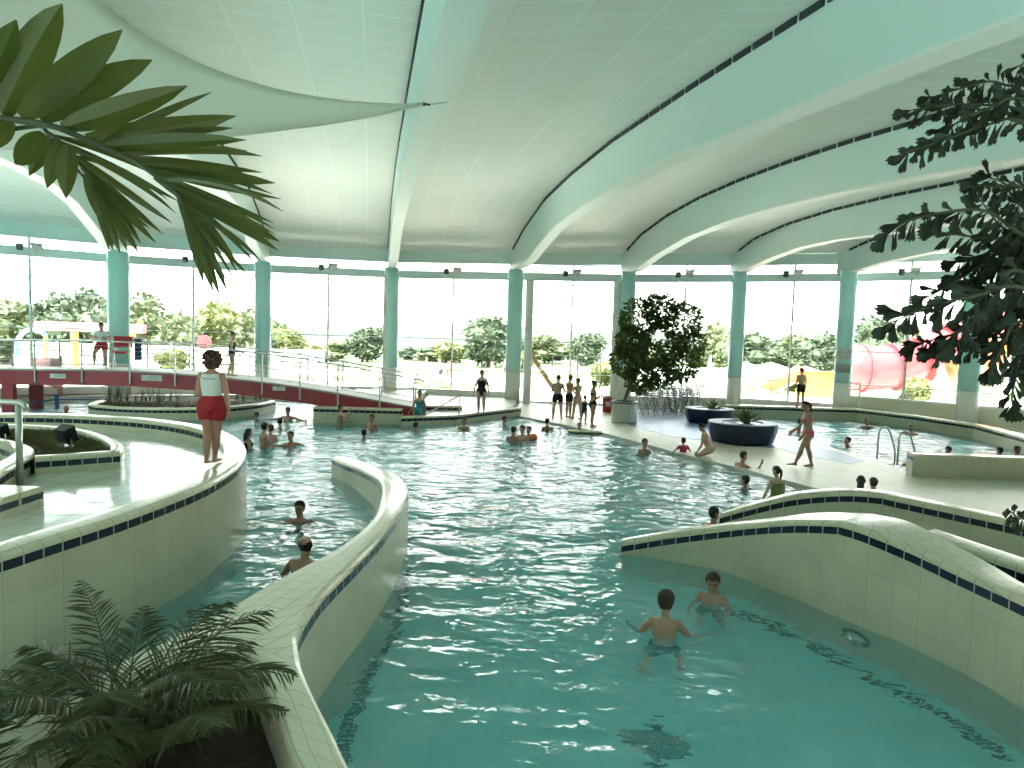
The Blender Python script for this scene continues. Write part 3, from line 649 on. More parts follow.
def px_blob(px, py, Y, rpx): 
    p = atY(px, py, Y); return (tuple(p-tp), rpx*Y/F_PX)
Yt = tp.y
BL = [px_blob(640, 318, Yt+.2, 20), px_blob(660, 312, Yt-.1, 17), px_blob(682, 322, Yt+.1, 20), px_blob(690, 345, Yt, 15), px_blob(680, 362, Yt-.3, 19), px_blob(660, 372, Yt+.1, 17), px_blob(641, 376, Yt-.2, 17),
      px_blob(628, 360, Yt, 17), px_blob(634, 341, Yt+.3, 17), px_blob(646, 354, Yt-.6, 15), px_blob(626, 347, Yt-.2, 10), px_blob(668, 352, Yt+.2, 13), px_blob(653, 303, Yt, 8), px_blob(640, 384, Yt, 9)]
m = MB(); leaf_cloud(m, BL, 7600, .16, random.Random(3)); m.build('crown', M_FICUS, tr)

# ---- boat-shaped blue planters
M_NAVY = mat('navy_blue_lacquer', (.012, .022, .06), .25, var=.1); M_NAVYTOP = mat('blue_grey_rim', (.13, .17, .23), .5)
M_AGAVE = leaf_mat('agave_leaf', (.06, .10, .03), (.14, .19, .06), .45, .15, 4)
def blade(m, base, d, up, L, w, droop=.3, seg=5):
    base = Vector(base); d = Vector(d).normalized(); side = d.cross(Vector((0, 0, 1))).normalized(); V = []
    for k in range(seg+1):
        t = k/seg; c = base+d*L*t*math.cos(up)+Vector((0, 0, L*(math.sin(up)*t-droop*t*t))); ww = w*(1-t**2)*(.6+.8*t*(1-t)*1.6)
        V += [c-side*ww, c+Vector((0, 0, -ww*.5)), c+side*ww]
    m.add(V, [(k*3+j, k*3+j+1, k*3+4+j, k*3+3+j) for k in range(seg) for j in (0, 1)])
def boat_planter(px, py, hw, hd, h, label, pl_px, rz):
    p = at(px, py, 0)+Vector((0, hd, 0)); t = thing('planter_pot', label, 'planter', p, rz)
    m = MB(); m.lathe([(.80, 0), (.90, .06), (.985, .35*h/.6), (1.0, h*.9), (1.0, h), (.93, h)], n=40, sx=hw, sy=hd); m.build('bowl', M_NAVY, t, smooth=False)
    m = MB(); m.lathe([(1.0, h), (.99, h+.03), (.60, h+.03), (.58, h-.02)], n=40, sx=hw, sy=hd, cap=False); m.build('rim', M_NAVYTOP, t)
    m = MB(); m.lathe([(.0, h-.02), (.6, h-.015)], n=30, sx=hw, sy=hd, cap=False); m.build('soil', M_SOIL, t)
    return t, p
rd = random.Random(11)
for args, ag, alab in (((752, 447, 1.08, .95, .62, 'larger navy blue boat-shaped planter with pale rim near the walking girl', 0, 0), (756, .62, 1.0), 'spiky green agave in the larger navy planter'),
                       ((715, 425.5, .95, .80, .55, 'smaller navy blue planter behind the larger one, nearer the glass', 0, 0), (714, .5, .8), 'spiky green agave in the smaller navy planter further back')):
    t, p = boat_planter(*args)
    a = thing('agave', alab, 'plant', p+Vector((.1, 0, args[4]-.02)), 0)
    for k in range(22):
        m = MB(); az = k*2.4+rd.uniform(-.3, .3); e = rd.uniform(.25, 1.25); blade(m, (0, 0, 0), (math.cos(az), math.sin(az), 0), e, ag[1]*rd.uniform(1.0, 1.35), .075, .2); m.build('leaf', M_AGAVE, a)
    for k in range(4 if ag[2] == 1 else 2):
        m = MB(); x = rd.uniform(-.5, .4); m.tube([(x, 0, 0), (x+.02, .02, .5), (x+rd.uniform(-.1, .1), .05, 1.0)], [.008, .007, .004], 5); m.build('stalk', mat('dry_stalk', (.35, .32, .2), .8), a)

# ---- tall stools and tables by the glass
M_BLK = mat('dark_iron', (.035, .035, .04), .45, .4); M_CHROME = mat('chrome_wire', (.45, .45, .44), .25, 1.0)
def stool(name, lab, grp):
    t = thing(name, lab, 'stool', (0, 0, 0), 0, grp)
    for sx, sy in ((-1, -1), (1, -1), (-1, 1), (1, 1)):
        m = MB(); m.tube([(sx*.24, sy*.24, 0), (sx*.16, sy*.15, .74)], .02, 6); m.build('leg', M_CHROME, t)
    m = MB(); m.tube([(.20*math.cos(a), .20*math.sin(a), .28) for a in np.linspace(0, 2*math.pi, 13)], .015, 5); m.build('foot_ring', M_CHROME, t)
    m = MB(); m.lathe([(.10, .72), (.2, .74), (.205, .77), (.1, .775)], n=16); m.build('seat', M_BLK, t)
    m = MB(); m.tube([(-.18, .15, .75), (-.2, .22, 1.0), (-.15, .25, 1.08), (.15, .25, 1.08), (.2, .22, 1.0), (.18, .15, .75)], .018, 6)
    for x in (-.1, 0, .1): m.tube([(x, .17, .76), (x, .25, 1.07)], .012, 5)
    m.build('backrest', M_CHROME, t); return t
def hightable():
    t = thing('bar_table', 'tall dark round bar table among the stools by the glass', 'table', (0, 0, 0), 0, 'bar tables by the glass')
    m = MB(); m.lathe([(.28, 1.04), (.30, 1.05), (.30, 1.075), (.28, 1.085)], n=20); m.build('tabletop', M_BLK, t)
    for a in (0, 2.1, 4.2):
        m = MB(); m.tube([(.36*math.cos(a), .36*math.sin(a), 0), (.04*math.cos(a), .04*math.sin(a), .55), (-.2*math.cos(a), -.2*math.sin(a), 1.04)], .014, 6); m.build('leg', M_BLK, t)
    return t
s0 = stool('bar_stool', 'wire-backed metal bar stool in the backlit cluster beside the tree tub', 'bar stools by the glass'); t0 = hightable(); rd = random.Random(5)
first = True
for px, py in [(641+7.2*k, (415, 412, 409.5)[j]+(k % 3)*.4-.14*k) for j in range(3) for k in range(8)]:
    s = s0 if first else copy_tree(s0); s.location = at(px, py, 0); s.rotation_euler = (0, 0, rd.uniform(0, 6.28)); first = False
first = True
for px, py in ((646, 411), (668, 412), (682, 412), (699, 408)):
    s = t0 if first else copy_tree(t0); s.location = at(px, py, 0); s.rotation_euler = (0, 0, rd.uniform(0, 6.28)); first = False
# white terrace chairs beyond the glass
M_WPL = mat('white_plastic', (.78, .78, .76), .4)
def wchair():
    t = thing('terrace_chair', 'white plastic terrace chair outside the glass behind the bar stools', 'chair', (0, 0, 0), 0, 'white terrace chairs outside')
    m = MB(); m.box((0, 0, .44), (.46, .46, .04)); m.build('seat', M_WPL, t)
    m = MB()
    m.box((0, .24, .86), (.46, .04, .06)); m.box((0, .24, .56), (.46, .04, .04))
    for x in (-.2, -.1, 0, .1, .2): m.box((x, .24, .69), (.05, .03, .3))
    m.build('backrest', M_WPL, t)
    for sx in (-.21, .21):
        for sy in (-.21, .22):
            m = MB(); m.bar((sx*1.1, sy*1.1, 0), (sx, sy, .44), .035, .035); m.build('leg', M_WPL, t)
        m = MB(); m.bar((sx*1.12, -.2, .64), (sx*1.12, .24, .66), .05, .03); m.bar((sx*1.12, -.2, .44), (sx*1.12, -.2, .64), .03, .04); m.build('armrest', M_WPL, t)
    return t
w0 = wchair(); first = True
for r_ in range(3):
    for k in range(10):
        s = w0 if first else copy_tree(w0); first = False
        s.location = (5.6+k*.78+rd.uniform(-.1, .1), 34.5+r_*1.15-.12*k+rd.uniform(-.15, .15), -.02); s.rotation_euler = (0, 0, rd.uniform(0, 6.28))

# ---- red bin by the doors
p = at(607, 412, 0); t = thing('waste_bin', 'small red bin standing left of the slatted tree tub', 'bin', p)
m = MB(); m.lathe([(.17, 0), (.2, .03), (.22, .6), (.2, .64)], n=18); m.build('bin_body', M_REDF, t)
m = MB(); m.lathe([(.225, .62), (.225, .68), (.05, .74)], n=18); m.build('lid', mat('pale_lid', (.6, .55, .5), .5), t)
m = MB(); m.box((0, -.215, .36), (.2, .012, .2)); m.build('sticker', M_PLATE, t)
# leaning wooden beam seen through the doors
a = atY(531, 354, 33.6); b = atY(552, 391, 33.6); b.z = max(b.z, .0)
a2 = a; b2 = Vector(b)+(Vector(b)-Vector(a))*.45; b2.z = 0.0
m = MB(); m.bar(a2, b2, .16, .16); m.bar(a2+Vector((0, .1, 0)), b2+Vector((0, .1, 0)), .06, .2); o = m.build('wooden_beam', mat('brown_wood', (.30, .17, .08), .6, var=.2, vscale=6)); tag(o, 'brown sloping wooden rail seen through the open glass doors', 'rail')
# sign boards on the sixth column and pole ladder
cx, cy, r_ = COLS[8]
dcol = Vector((-cx, -cy, 0)).normalized(); tcol = Vector((-dcol.y, dcol.x, 0)); rz = math.atan2(dcol.x, -dcol.y)
for z, h, lab in ((2.78, .52, 'upper white notice board with grey symbols on the column beside the red slide'), (2.15, .36, 'lower grey notice board on the column beside the red slide')):
    t = thing('notice_board', lab, 'sign', Vector((cx, cy, z))+dcol*(r_+.03), rz)
    m = MB(); m.box((0, 0, 0), (.60, .03, h)); m.build('board', M_PLATE if z > 2.5 else mat('grey_board', (.38, .42, .38), .5), t)
    m = MB()
    if z > 2.5:
        for k in (-1, 1): m.tube([(k*.14+.09*math.cos(a), -.02, .1+.09*math.sin(a)) for a in np.linspace(0, 6.2832, 17)], .012, 5)
        m.bar((-.2, -.02, .04), (-.08, -.02, .16), .004, .02); m.bar((.08, -.02, .04), (.2, -.02, .16), .004, .02)
        for k in range(3): m.box((0, -.018, -.06-.06*k), (.44, .006, .02))
    else:
        for k in range(3): m.box((0, -.018, .08-.08*k), (.46, .006, .025))
    m.build('lettering', mat('grey_ink', (.3, .3, .3), .6), t)
p = at(858.5, 408, .5); t = thing('barrier_rail', 'small white metal rail frame standing beside the notice-board column', 'rail', p)
for dx in (-.42, 0):
    m = MB(); m.tube([(dx, 0, 0), (dx, 0, 1.1)], .03, 8); m.build('post', M_WHITE, t)
m = MB(); m.tube([(-.42, 0, 1.08), (0, 0, 1.08)], .03, 8); m.tube([(-.42, 0, .8), (0, 0, .8)], .02, 8); m.build('crossbar', M_WHITE, t)

# ---- steel pool rails
def rail(name, lab, cat, tubes, base):
    t = thing(name, lab, cat, base)
    for nm, pts, r in tubes:
        m = MB(); m.tube([Vector(p) for p in pts], r, 8); m.build(nm, M_STEEL, t, smooth=True)
    return t
p = at(885, 462, 0)
def hoop(y, dx=0): 
    return [(dx, y, -.0), (dx, y, .75), (dx+.04, y, .87), (dx+.14, y, .93), (dx+.24, y, .90), (dx+.32, y, .78), (dx+.50, y, .25), (dx+.50, y, -.5)]
t = rail('pool_ladder', 'steel pool ladder with two hooped rails at the right-hand pool edge', 'ladder', [('rail', hoop(.42), .024), ('rail', hoop(-.42, .1), .024)]+[('rung', [(.50, .42, z), (.60, -.42, z)], .02) for z in (.02, -.25, -.5)], p)
p = at(20, 485, .9)
rail('handrail', 'steel handrail post with curved top bar in the upper left basin', 'handrail', [('post', [(0, 0, 0), (0, 0, 1.12)], .045), ('top_bar', [(-1.5, .2, 1.16), (-.4, .05, 1.16), (.02, 0, 1.16), (.09, -.01, 1.13), (.12, -.02, 1.07)], .04)], p)
p = at(459, 415, .26)
rail('stair_handrail', 'thin sloping handrail beside the steps left of the woman in black', 'handrail', [('post', [(0, 0, 0), (0, 0, .72)], .022), ('top_bar', [(-1.15, -.5, .02), (0, 0, .72), (.05, 0, .72)], .022)], p)

# ---- floodlights in the left planter
for px, py, sc, lab, nm in ((67, 447, 1.0, 'black garden floodlight on a stake among the planter grass', 1), (2, 443, .8, 'black garden floodlight cut by the left edge beside the handrail', 2)):
    p = at(px, py, 1.1); t = thing('garden_floodlight', lab, 'lamp', p, math.pi-.45)
    m = MB(); m.tube([(-.12*sc, 0, 0), (-.12*sc, 0, .14), (-.1*sc, 0, .2)], .014, 6); m.tube([(.12*sc, 0, 0), (.12*sc, 0, .14), (.1*sc, 0, .2)], .014, 6); m.box((0, 0, .01), (.34*sc, .16, .03)); m.build('bracket', M_STEEL, t)
    R = Matrix.Rotation(-.35, 3, 'X'); m = MB()
    V = [R @ Vector(v)*sc+Vector((0, 0, .22)) for v in ((-.17, -.08, .14), (.17, -.08, .14), (.13, -.08, -.14), (-.13, -.08, -.14), (-.14, .10, .11), (.14, .10, .11), (.11, .10, -.11), (-.11, .10, -.11))]
    m.add(V, [(0, 1, 2, 3), (7, 6, 5, 4), (0, 4, 5, 1), (1, 5, 6, 2), (2, 6, 7, 3), (3, 7, 4, 0)])
    for k in range(5): m.box(R @ Vector((0, .11, -.08+.04*k))*sc+Vector((0, 0, .22)), (.22*sc, .03, .012), mtx=R)
    m.build('housing', mat('black_metal', (.012, .013, .015), .4), t)
    m = MB(); m.box(R @ Vector((0, -.085, 0))*sc+Vector((0, 0, .22)), (.26*sc, .008, .22*sc), mtx=R); m.build('lens', M_LENS, t)
# grass in that planter: uncountable
m = MB(); rd = random.Random(2)
GP = [(-7.1, 10.35), (-6.45, 10.8), (-6.85, 11.4), (-7.35, 11.95), (-8.0, 12.5), (-8.8, 12.9), (-9.6, 12.8), (-8.9, 11.95), (-7.9, 11.35), (-7.4, 10.8)]
def inside(p, poly):
    c = False
    for i in range(len(poly)):
        a, b = poly[i], poly[i-1]
        if (a[1] > p[1]) != (b[1] > p[1]) and p[0] < (b[0]-a[0])*(p[1]-a[1])/(b[1]-a[1])+a[0]: c = not c
    return c
n_ = 0
while n_ < 5200:
    x, y = rd.uniform(-9.7, -6.4), rd.uniform(10.3, 12.95)
    if not inside((x, y), GP): continue
    n_ += 1; az = rd.uniform(0, 6.28); blade(m, (x, y, 1.09), (math.cos(az), math.sin(az), 0), rd.uniform(.5, 1.4), rd.uniform(.08, .2), .007, .35, 2)
tag(m.build('planter_grass', leaf_mat('dry_grass', (.07, .085, .025), (.16, .13, .05), .7, .2, 2)), 'olive brown grass filling the curved planter', 'grass', kind='stuff')
# reeds in the island planter and behind the low wall
def reeds(name, lab, x0, x1, y0, y1, z, n, seed, hmin, hmax, spread=.2):
    r = random.Random(seed); t = thing(name, lab, 'plant', ((x0+x1)/2, (y0+y1)/2, z))
    for k in range(n):
        m = MB(); x = r.uniform(x0, x1)-(x0+x1)/2; y = r.uniform(y0, y1)-(y0+y1)/2
        for _ in range(7): 
            az = r.uniform(0, 6.28); blade(m, (x, y, 0), (math.cos(az), math.sin(az), 0), r.uniform(1.1, 1.5), r.uniform(hmin, hmax), .014, .08, 3)
        m.build('tuft', M_REED, t)
M_REED = leaf_mat('reed_leaf', (.09, .10, .04), (.20, .18, .08), .6, .2, 3)
for k, (px, n, hh, nm) in enumerate(((112, 6, .95, 'dark tall reed clump at the left end of the bridge island'), (128, 3, .5, 'short reed clump second from the left on the bridge island'), (143, 4, .75, 'leaning reed clump in the middle of the bridge island'), (158, 4, .7, 'reed clump left of the lifeguard on the bridge island'), (175, 4, .6, 'thin reeds directly left of the lifeguard on the island'), (238, 4, .6, 'thin reeds right of the lifeguard on the bridge island'), (258, 6, .6, 'dense dark reed clump at the right end of the bridge island'))):
    p = at(px, 402.5-(1.5 if px > 230 else 0), .28); reeds('reed_clump', nm, p.x-.25, p.x+.25, p.y-.1, p.y+.4, .27, n, k, hh*.6, hh)
m = MB()
for _ in range(1500):
    x, y = rd.uniform(-15, -9.6), rd.uniform(23.4, 26.5)
    if inside((x, y), [(-15.0, 25.2), (-14.7, 24.2), (-13.8, 23.6), (-12.6, 23.45), (-11.3, 23.75), (-10.4, 24.4), (-9.8, 25.5), (-9.6, 26.6)]):
        az = rd.uniform(0, 6.28); blade(m, (x, y, .27), (math.cos(az), math.sin(az), 0), rd.uniform(.4, 1.3), rd.uniform(.12, .3), .012, .3, 2)
tag(m.build('island_grass', MATS['dry_grass']), 'brown green ground cover on the bridge island', 'grass', kind='stuff')
p = atY(343, 402, 25.5); reeds('reed_clump', 'low brown plants behind the low wall under the bridge end', -6.6, -5.0, 25.4, 25.6, .44, 8, 31, .3, .5)

# ---- orange ball, floating board, pool lamp, floor grate
p = at(533.5, 440, WATER); m = MB(); m.ball((0, 0, 0), .13, 18, 12); o = m.build('ball', mat('orange_rubber', (.75, .17, .06), .5), smooth=True, loc=(p.x, p.y, WATER+.08)); tag(o, 'orange ball held by the trio of swimmers', 'ball')
p = at(585, 433, WATER); m = MB(); V = []
for z, k in ((-.03, .92), (0, 1), (.03, .92)):
    for a in np.linspace(0, 6.2832, 25)[:-1]: V.append((.62*k*math.copysign(abs(math.cos(a))**.6, math.cos(a)), .24*k*math.copysign(abs(math.sin(a))**.6, math.sin(a)), z))
n = 24; m.add(V, [(i*n+k, i*n+(k+1) % n, (i+1)*n+(k+1) % n, (i+1)*n+k) for i in range(2) for k in range(n)]+[tuple(range(n))[::-1], tuple(range(48, 72))])
o = m.build('float_board', mat('olive_foam', (.30, .34, .14), .7), loc=(p.x, p.y, WATER+.045), rz=-.1); tag(o, 'flat olive float board under the child at the far edge', 'float')
pl = Vector((4.07, 7.68, -.36)); nrm = Vector((-.86, -.5, 0)).normalized(); q = nrm.to_track_quat('Z', 'Y').to_matrix().to_4x4(); q.translation = pl
t = thing('pool_lamp', 'round underwater lamp set in the front right pool wall', 'lamp'); t.matrix_world = q
m = MB(); m.lathe([(.07, .0), (.12, .0), (.12, .03), (.09, .05), (.07, .03)], n=24, cap=False); m.build('ring', M_STEEL, t)
m = MB(); m.lathe([(0, .02), (.07, .02)], n=20, cap=False); m.build('lens', mat('pale_lens', (.9, .85, .7), .1), t)
m = MB(); m.lathe([(0, 0.004), (.20, 0.004)], n=24, cap=False); m.build('backplate', mat('grey_metal_plate', (.05, .06, .055), .4, .6), t)
p = floor_pt(655, 742, FLOOR); t = thing('floor_grate', 'dark square drain grate on the pool floor near the bottom edge', 'grate', (p.x, p.y, FLOOR+.004), .5)
m = MB(); m.box((0, 0, .005), (.52, .52, .01)); m.build('frame', mat('dark_grate', (.02, .035, .05), .6), t)
m = MB()
for k in range(9): m.box((-.22+.055*k, 0, .015), (.03, .46, .015))
m.build('bars', mat('dark_grate_bar', (.05, .07, .08), .5), t)

# ---- shade sail under the ceiling
tip = atY(424, 104, 7.2); A = atY(40, -60, 6.4); B_ = atY(-160, 150, 5.2); 
N = 18; m = MB(); V = []; A, B_, tip = Vector(A), Vector(B_), Vector(tip)
m2_ = Vector(atY(205, 72, 6.7)); m3_ = Vector(atY(205, 142, 6.2))
for i in range(N+1):
    t = i/N
    a = tip*(1-t)**2+m2_*2*t*(1-t)+A*t*t if False else tip*(1-t)+A*t; b = tip*(1-t)+B_*t
    a = a+(m2_-(tip+A)/2)*4*t*(1-t)*.9; b = b+(m3_-(tip+B_)/2)*4*t*(1-t)*.9
    for j in range(11):
        s = j/10; p = a*(1-s)+b*s; p.z -= .25*math.sin(math.pi*s)*t*(1-t)*2; p += Vector((0, 0, .012*math.sin(s*40)*(1-t)**3)); V.append(p)
m.add(V, [(i*11+j, i*11+j+1, (i+1)*11+j+1, (i+1)*11+j) for i in range(N) for j in range(10)])
t = thing('shade_sail', 'pale fabric shade sail stretched to a point under the ceiling', 'sail', tip)
o = m.build('sail_cloth', mat('pale_sail_cloth', (.66, .63, .53), .7), t, smooth=True); o.location = -tip
o.modifiers.new('s', 'SOLIDIFY').thickness = .006
m = MB(); m.lathe([(.0, -.02), (.01, -.02), (.012, .01), (0, .02)], n=10); m.tube([(0, 0, 0), (.06, 0.02, .0)], .012, 6); m.build('corner_ring', M_DARK, t)
m = MB(); m.tube([(.05, .02, 0), (.22, .1, .06)], .006, 6); m.build('cable', M_STEEL, t)
# ================================================================== PALMS IN THE FOREGROUND
M_PALM = leaf_mat('palm_leaf', (.062, .070, .010), (.115, .118, .020), .38, .45, 4)
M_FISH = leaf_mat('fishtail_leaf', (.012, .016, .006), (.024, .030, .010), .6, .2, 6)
M_RACH = mat('green_stalk', (.05, .055, .022), .6, var=.3, vscale=15)
def leaflet(m, a, b, w, sag=.12, side=None, seg=7, fold=.35, blunt=0):
    a, b = Vector(a), Vector(b); d = b-a; L = d.length
    if L < 1e-4: return
    dn = d/L; view = (CAM_POS-(a+b)/2).normalized()
    sd = dn.cross(view).normalized(); nn = sd.cross(dn).normalized()
    if side: # tilt the blade a little away from facing square on
        sd = (sd*math.cos(side)+nn*math.sin(side)).normalized(); nn = sd.cross(dn).normalized()
    V = []
    for k in range(seg+1):
        t = k/seg; c = a+d*t+Vector((0, 0, sag*L*4*t*(1-t)*.6)); ww = w*.5*max(.04, (math.sin(math.pi*min(1, (t*.93+.07)))**.65)*(1-.25*t))
        V += [c-sd*ww-nn*ww*fold, c, c+sd*ww-nn*ww*fold]
    m.add(V, [(k*3+j, k*3+j+1, k*3+4+j, k*3+3+j) for k in range(seg) for j in (0, 1)])
# upper-left palm: fronds at 2.0-2.5 m
pt = thing('palm_tree', 'broad-leaved palm frond hanging into the top left corner', 'palm', (-2.85, 2.4, .5))
po = Vector((-2.85, 2.4, .5))
def PD(px, py, d): return atY(px, py, d)-po
rd = random.Random(21)
def frond_px(rach, d0, d1, leaves, rw, mat_r):
    n = len(rach); ds = [d0+(d1-d0)*i/(n-1) for i in range(n)]
    pts = [PD(x, y, d) for (x, y), d in zip(rach, ds)]
    pts = [Vector(tuple(p)) for p in cr([tuple(p) for p in pts], 4)]
    m = MB()
    for (ax, ay), (bx, by), w in leaves:
        j = min(range(n), key=lambda i: (rach[i][0]-ax)**2+(rach[i][1]-ay)**2); da = ds[j]
        db = da+rd.uniform(-.28, .22)
        leaflet(m, PD(ax, ay, da)+po, PD(bx, by, db)+po, w*(1.45 if w > 12 else 1.2)*da/F_PX, rd.uniform(-.02, .12), rd.uniform(-.5, .5))
    m.v = [tuple(Vector(v)-po) for v in m.v]
    f = m.build('frond', M_PALM, pt); r = MB(); r.tube(pts, [rw*(1-.75*i/(len(pts)-1)) for i in range(len(pts))], 7); r.build('stalk', mat_r, f, smooth=True)
R1 = [(-420, 330), (-200, 150), (-60, 112), (0, 118), (30, 122), (55, 127), (80, 137), (105, 148), (130, 159), (145, 168), (162, 181), (178, 195), (188, 213), (200, 235), (215, 262)]
L1 = [((2, 114), (62, 4), 27), ((20, 116), (122, 30), 25), ((40, 119), (152, 60), 23), ((62, 128), (187, 86), 19), ((85, 138), (236, 116), 17), ((105, 147), (246, 140), 13), ((122, 154), (262, 156), 10), ((136, 162), (275, 183), 13), ((145, 168), (281, 199), 8),
      ((155, 175), (279, 241), 15), ((162, 180), (284, 212), 6), ((168, 186), (279, 251), 11), ((175, 193), (250, 277), 6), ((180, 200), (240, 268), 6), ((183, 205), (228, 293), 9), ((186, 212), (213, 291), 10), ((180, 198), (207, 272), 9), ((188, 215), (262, 262), 5), ((190, 218), (220, 296), 8), ((178, 195), (196, 252), 8),
      ((45, 134), (15, 164), 17), ((52, 138), (29, 176), 14), ((60, 141), (47, 188), 14), ((68, 145), (66, 198), 15), ((-20, 112), (16, 20), 24), ((-10, 112), (-12, 20), 24), ((10, 120), (-30, 150), 20), ((-5, 120), (-50, 165), 18), ((112, 150), (234, 128), 10), ((98, 145), (212, 92), 9), ((-35, 112), (14, 62), 14)]
for k in range(5, 20):
    (a0, b0, w0_), (a1, b1, w1_) = L1[k], L1[k+1]
    if abs(b0[1]-b1[1])+abs(b0[0]-b1[0]) < 90: L1.append((((a0[0]+a1[0])/2, (a0[1]+a1[1])/2), ((b0[0]+b1[0])/2-6, (b0[1]+b1[1])/2+3), min(w0_, w1_)*.9))
frond_px(R1, 2.6, 2.1, L1, .015, M_RACH)
R2_ = [(-420, 330), (-150, 170), (20, 128), (48, 133), (62, 144), (75, 158), (86, 172), (95, 190), (102, 208), (110, 232)]
L2 = [((52, 135), (180, 186), 7), ((58, 141), (178, 201), 7), ((63, 146), (176, 213), 7), ((70, 153), (172, 223), 8), ((76, 160), (163, 234), 8), ((82, 167), (156, 243), 9), ((88, 176), (141, 244), 9), ((92, 184), (139, 253), 9), ((96, 192), (128, 252), 9), ((99, 200), (120, 253), 9), ((86, 174), (103, 223), 11), ((92, 184), (109, 250), 10), ((102, 208), (113, 250), 8), ((96, 190), (150, 228), 6), ((72, 156), (168, 200), 5)]
frond_px(R2_, 2.7, 2.3, L2, .010, M_RACH)
e_ = PD(-420, 330, 2.65); m = MB(); m.tube([(0, 0, 0), e_*.35+Vector((-.03, 0, .1)), e_*.7, e_+Vector((0, 0, .05))], [.12, .10, .08, .06], 10); m.build('trunk', M_BARK, pt, smooth=True)
# right-hand fishtail palm: branches at 2.6-3.4 m
fo = Vector((5.35, 4.3, .7)); fp = thing('fishtail_palm', 'dark fishtail palm with wedge-shaped leaflets along the right edge', 'palm', fo)
def wedge(m, a, d, sd, L, W, rdm):
    a = Vector(a); nn = d.cross(sd).normalized(); k = rdm.uniform(-.25, .25); V = [a, a+d*L*.5-sd*W*.26-nn*L*.05, a+d*L*.5+sd*W*.26-nn*L*.05]
    edge = [(-.5, .78), (-.32, .92), (-.2, .84), (-.04, 1.0), (.12, .88), (.3, .98+k*.2), (.5, .72)]
    V += [a+d*L*y+sd*W*x-nn*abs(x)*L*.22 for x, y in edge]; V.append(a+d*L*.52+nn*L*.02)
    c = len(V)-1
    m.add(V, [(0, 1, c), (0, c, 2), (1, 3, 4, c), (c, 4, 5), (c, 5, 6), (c, 6, 7), (c, 7, 8), (c, 8, 9, 2)])
FB = [([(1024, 112), (985, 105), (950, 105), (912, 110)], 2.9, 30, 1), ([(1024, 122), (990, 124), (955, 136), (908, 152)], 2.8, 34, 1), ([(1024, 92), (1005, 85), (985, 82), (930, 98)], 3.0, 28, 1),
      ([(1024, 100), (990, 108), (962, 120), (930, 140)], 2.85, 32, 1), ([(1024, 188), (1000, 187), (976, 186)], 3.0, 28, 1), ([(1024, 236), (985, 211), (940, 213), (905, 222), (888, 234)], 2.7, 36, 1), ([(1024, 245), (980, 238), (940, 232)], 2.9, 34, 1),
      ([(1024, 262), (985, 264), (950, 285), (922, 300)], 3.1, 34, 1), ([(1024, 288), (975, 296), (930, 306), (893, 322)], 2.6, 44, 1), ([(1024, 303), (990, 322), (950, 335), (915, 345)], 2.9, 36, 1),
      ([(1024, 322), (1004, 345), (992, 365)], 2.6, 42, 1), ([(1024, 240), (1000, 225), (982, 202)], 3.1, 30, 1), ([(1024, 332), (1000, 342), (960, 346), (938, 350)], 2.8, 36, 1), ([(1024, 272), (1000, 282), (970, 318), (952, 342)], 2.7, 40, 1),
      ([(1024, 208), (1005, 184), (990, 178)], 3.2, 28, 1), ([(1030, 65), (1020, 75)], 2.9, 22, 1), ([(1030, 350), (1014, 385), (1012, 405)], 2.7, 34, 1), ([(1024, 250), (990, 275), (965, 280)], 3.2, 36, 1), ([(1024, 215), (1010, 235), (990, 250)], 3.0, 34, 1),
      ([(1030, 300), (1005, 300), (985, 312)], 3.2, 36, 1), ([(1030, 330), (1010, 325), (985, 335)], 3.3, 36, 1), ([(1030, 280), (1000, 255), (960, 260)], 3.2, 34, 1), ([(1030, 517), (1012, 512)], 2.6, 26, 1), ([(1030, 360), (1020, 330), (1000, 300)], 2.9, 36, 1), ([(1036, 235), (1022, 260), (1010, 290)], 2.8, 38, 1)]
rd = random.Random(8)
for br_, d, ls, _ in FB:
    x0, y0 = br_[0]; full = [(1100, min(y0+45, 470) if y0 < 500 else 480)]+br_; n = len(full)
    pts = [atY(x, y, d+(.15 if i == 0 else rd.uniform(-.05, .05)))-fo for i, (x, y) in enumerate(full)]
    zs = max(.4, min(3.6, pts[0].z-.25)); pts = [Vector((.02, 0, zs)), pts[0]*.5+Vector((0, 0, .12+zs*.5))]+pts; n += 2
    Q = [Vector(tuple(p)) for p in cr([tuple(p) for p in pts], 6)]
    r = MB(); r.tube(Q, [.011*(1-.75*i/(len(Q)-1)) for i in range(len(Q))], 6)
    m = MB(); Ls = ls*.76*d/F_PX; acc = 0; sidef = 1
    # sparse near the stem, dense along the visible branch
    for i in range(4, len(Q)):
        seg = Q[i]-Q[i-1]; acc += seg.length
        while acc > .0:
            acc -= Ls*(.12 if i >= 12 else .34); sidef = -sidef
            t = rd.random(); a = Q[i-1]+seg*t; dn = seg.normalized(); vw = Vector((0, -1, 0))
            perp = dn.cross(vw).normalized()
            dr = (dn*rd.uniform(.35, .9)+perp*sidef*rd.uniform(.4, .9)+Vector((0, rd.uniform(-.4, .4), -rd.uniform(.3, .85)))).normalized()
            sd = dr.cross(Vector((rd.uniform(-.5, .5), -1, rd.uniform(-.5, .5)))).normalized()
            wedge(m, a, dr, sd, Ls*rd.uniform(.55, 1.0), Ls*rd.uniform(.20, .40), rd)
    for k in (0, 1, -1):
        dr = (Q[-1]-Q[-2]).normalized(); dr = (dr+Vector((k*.4, 0, -.3+k*.3))).normalized(); wedge(m, Q[-1], dr, dr.cross(Vector((0, -1, .2))).normalized(), Ls*.8, Ls*.4, rd)
    r.add(m.v, m.f, 1); r.build('frond', [M_RACH, M_FISH], fp)
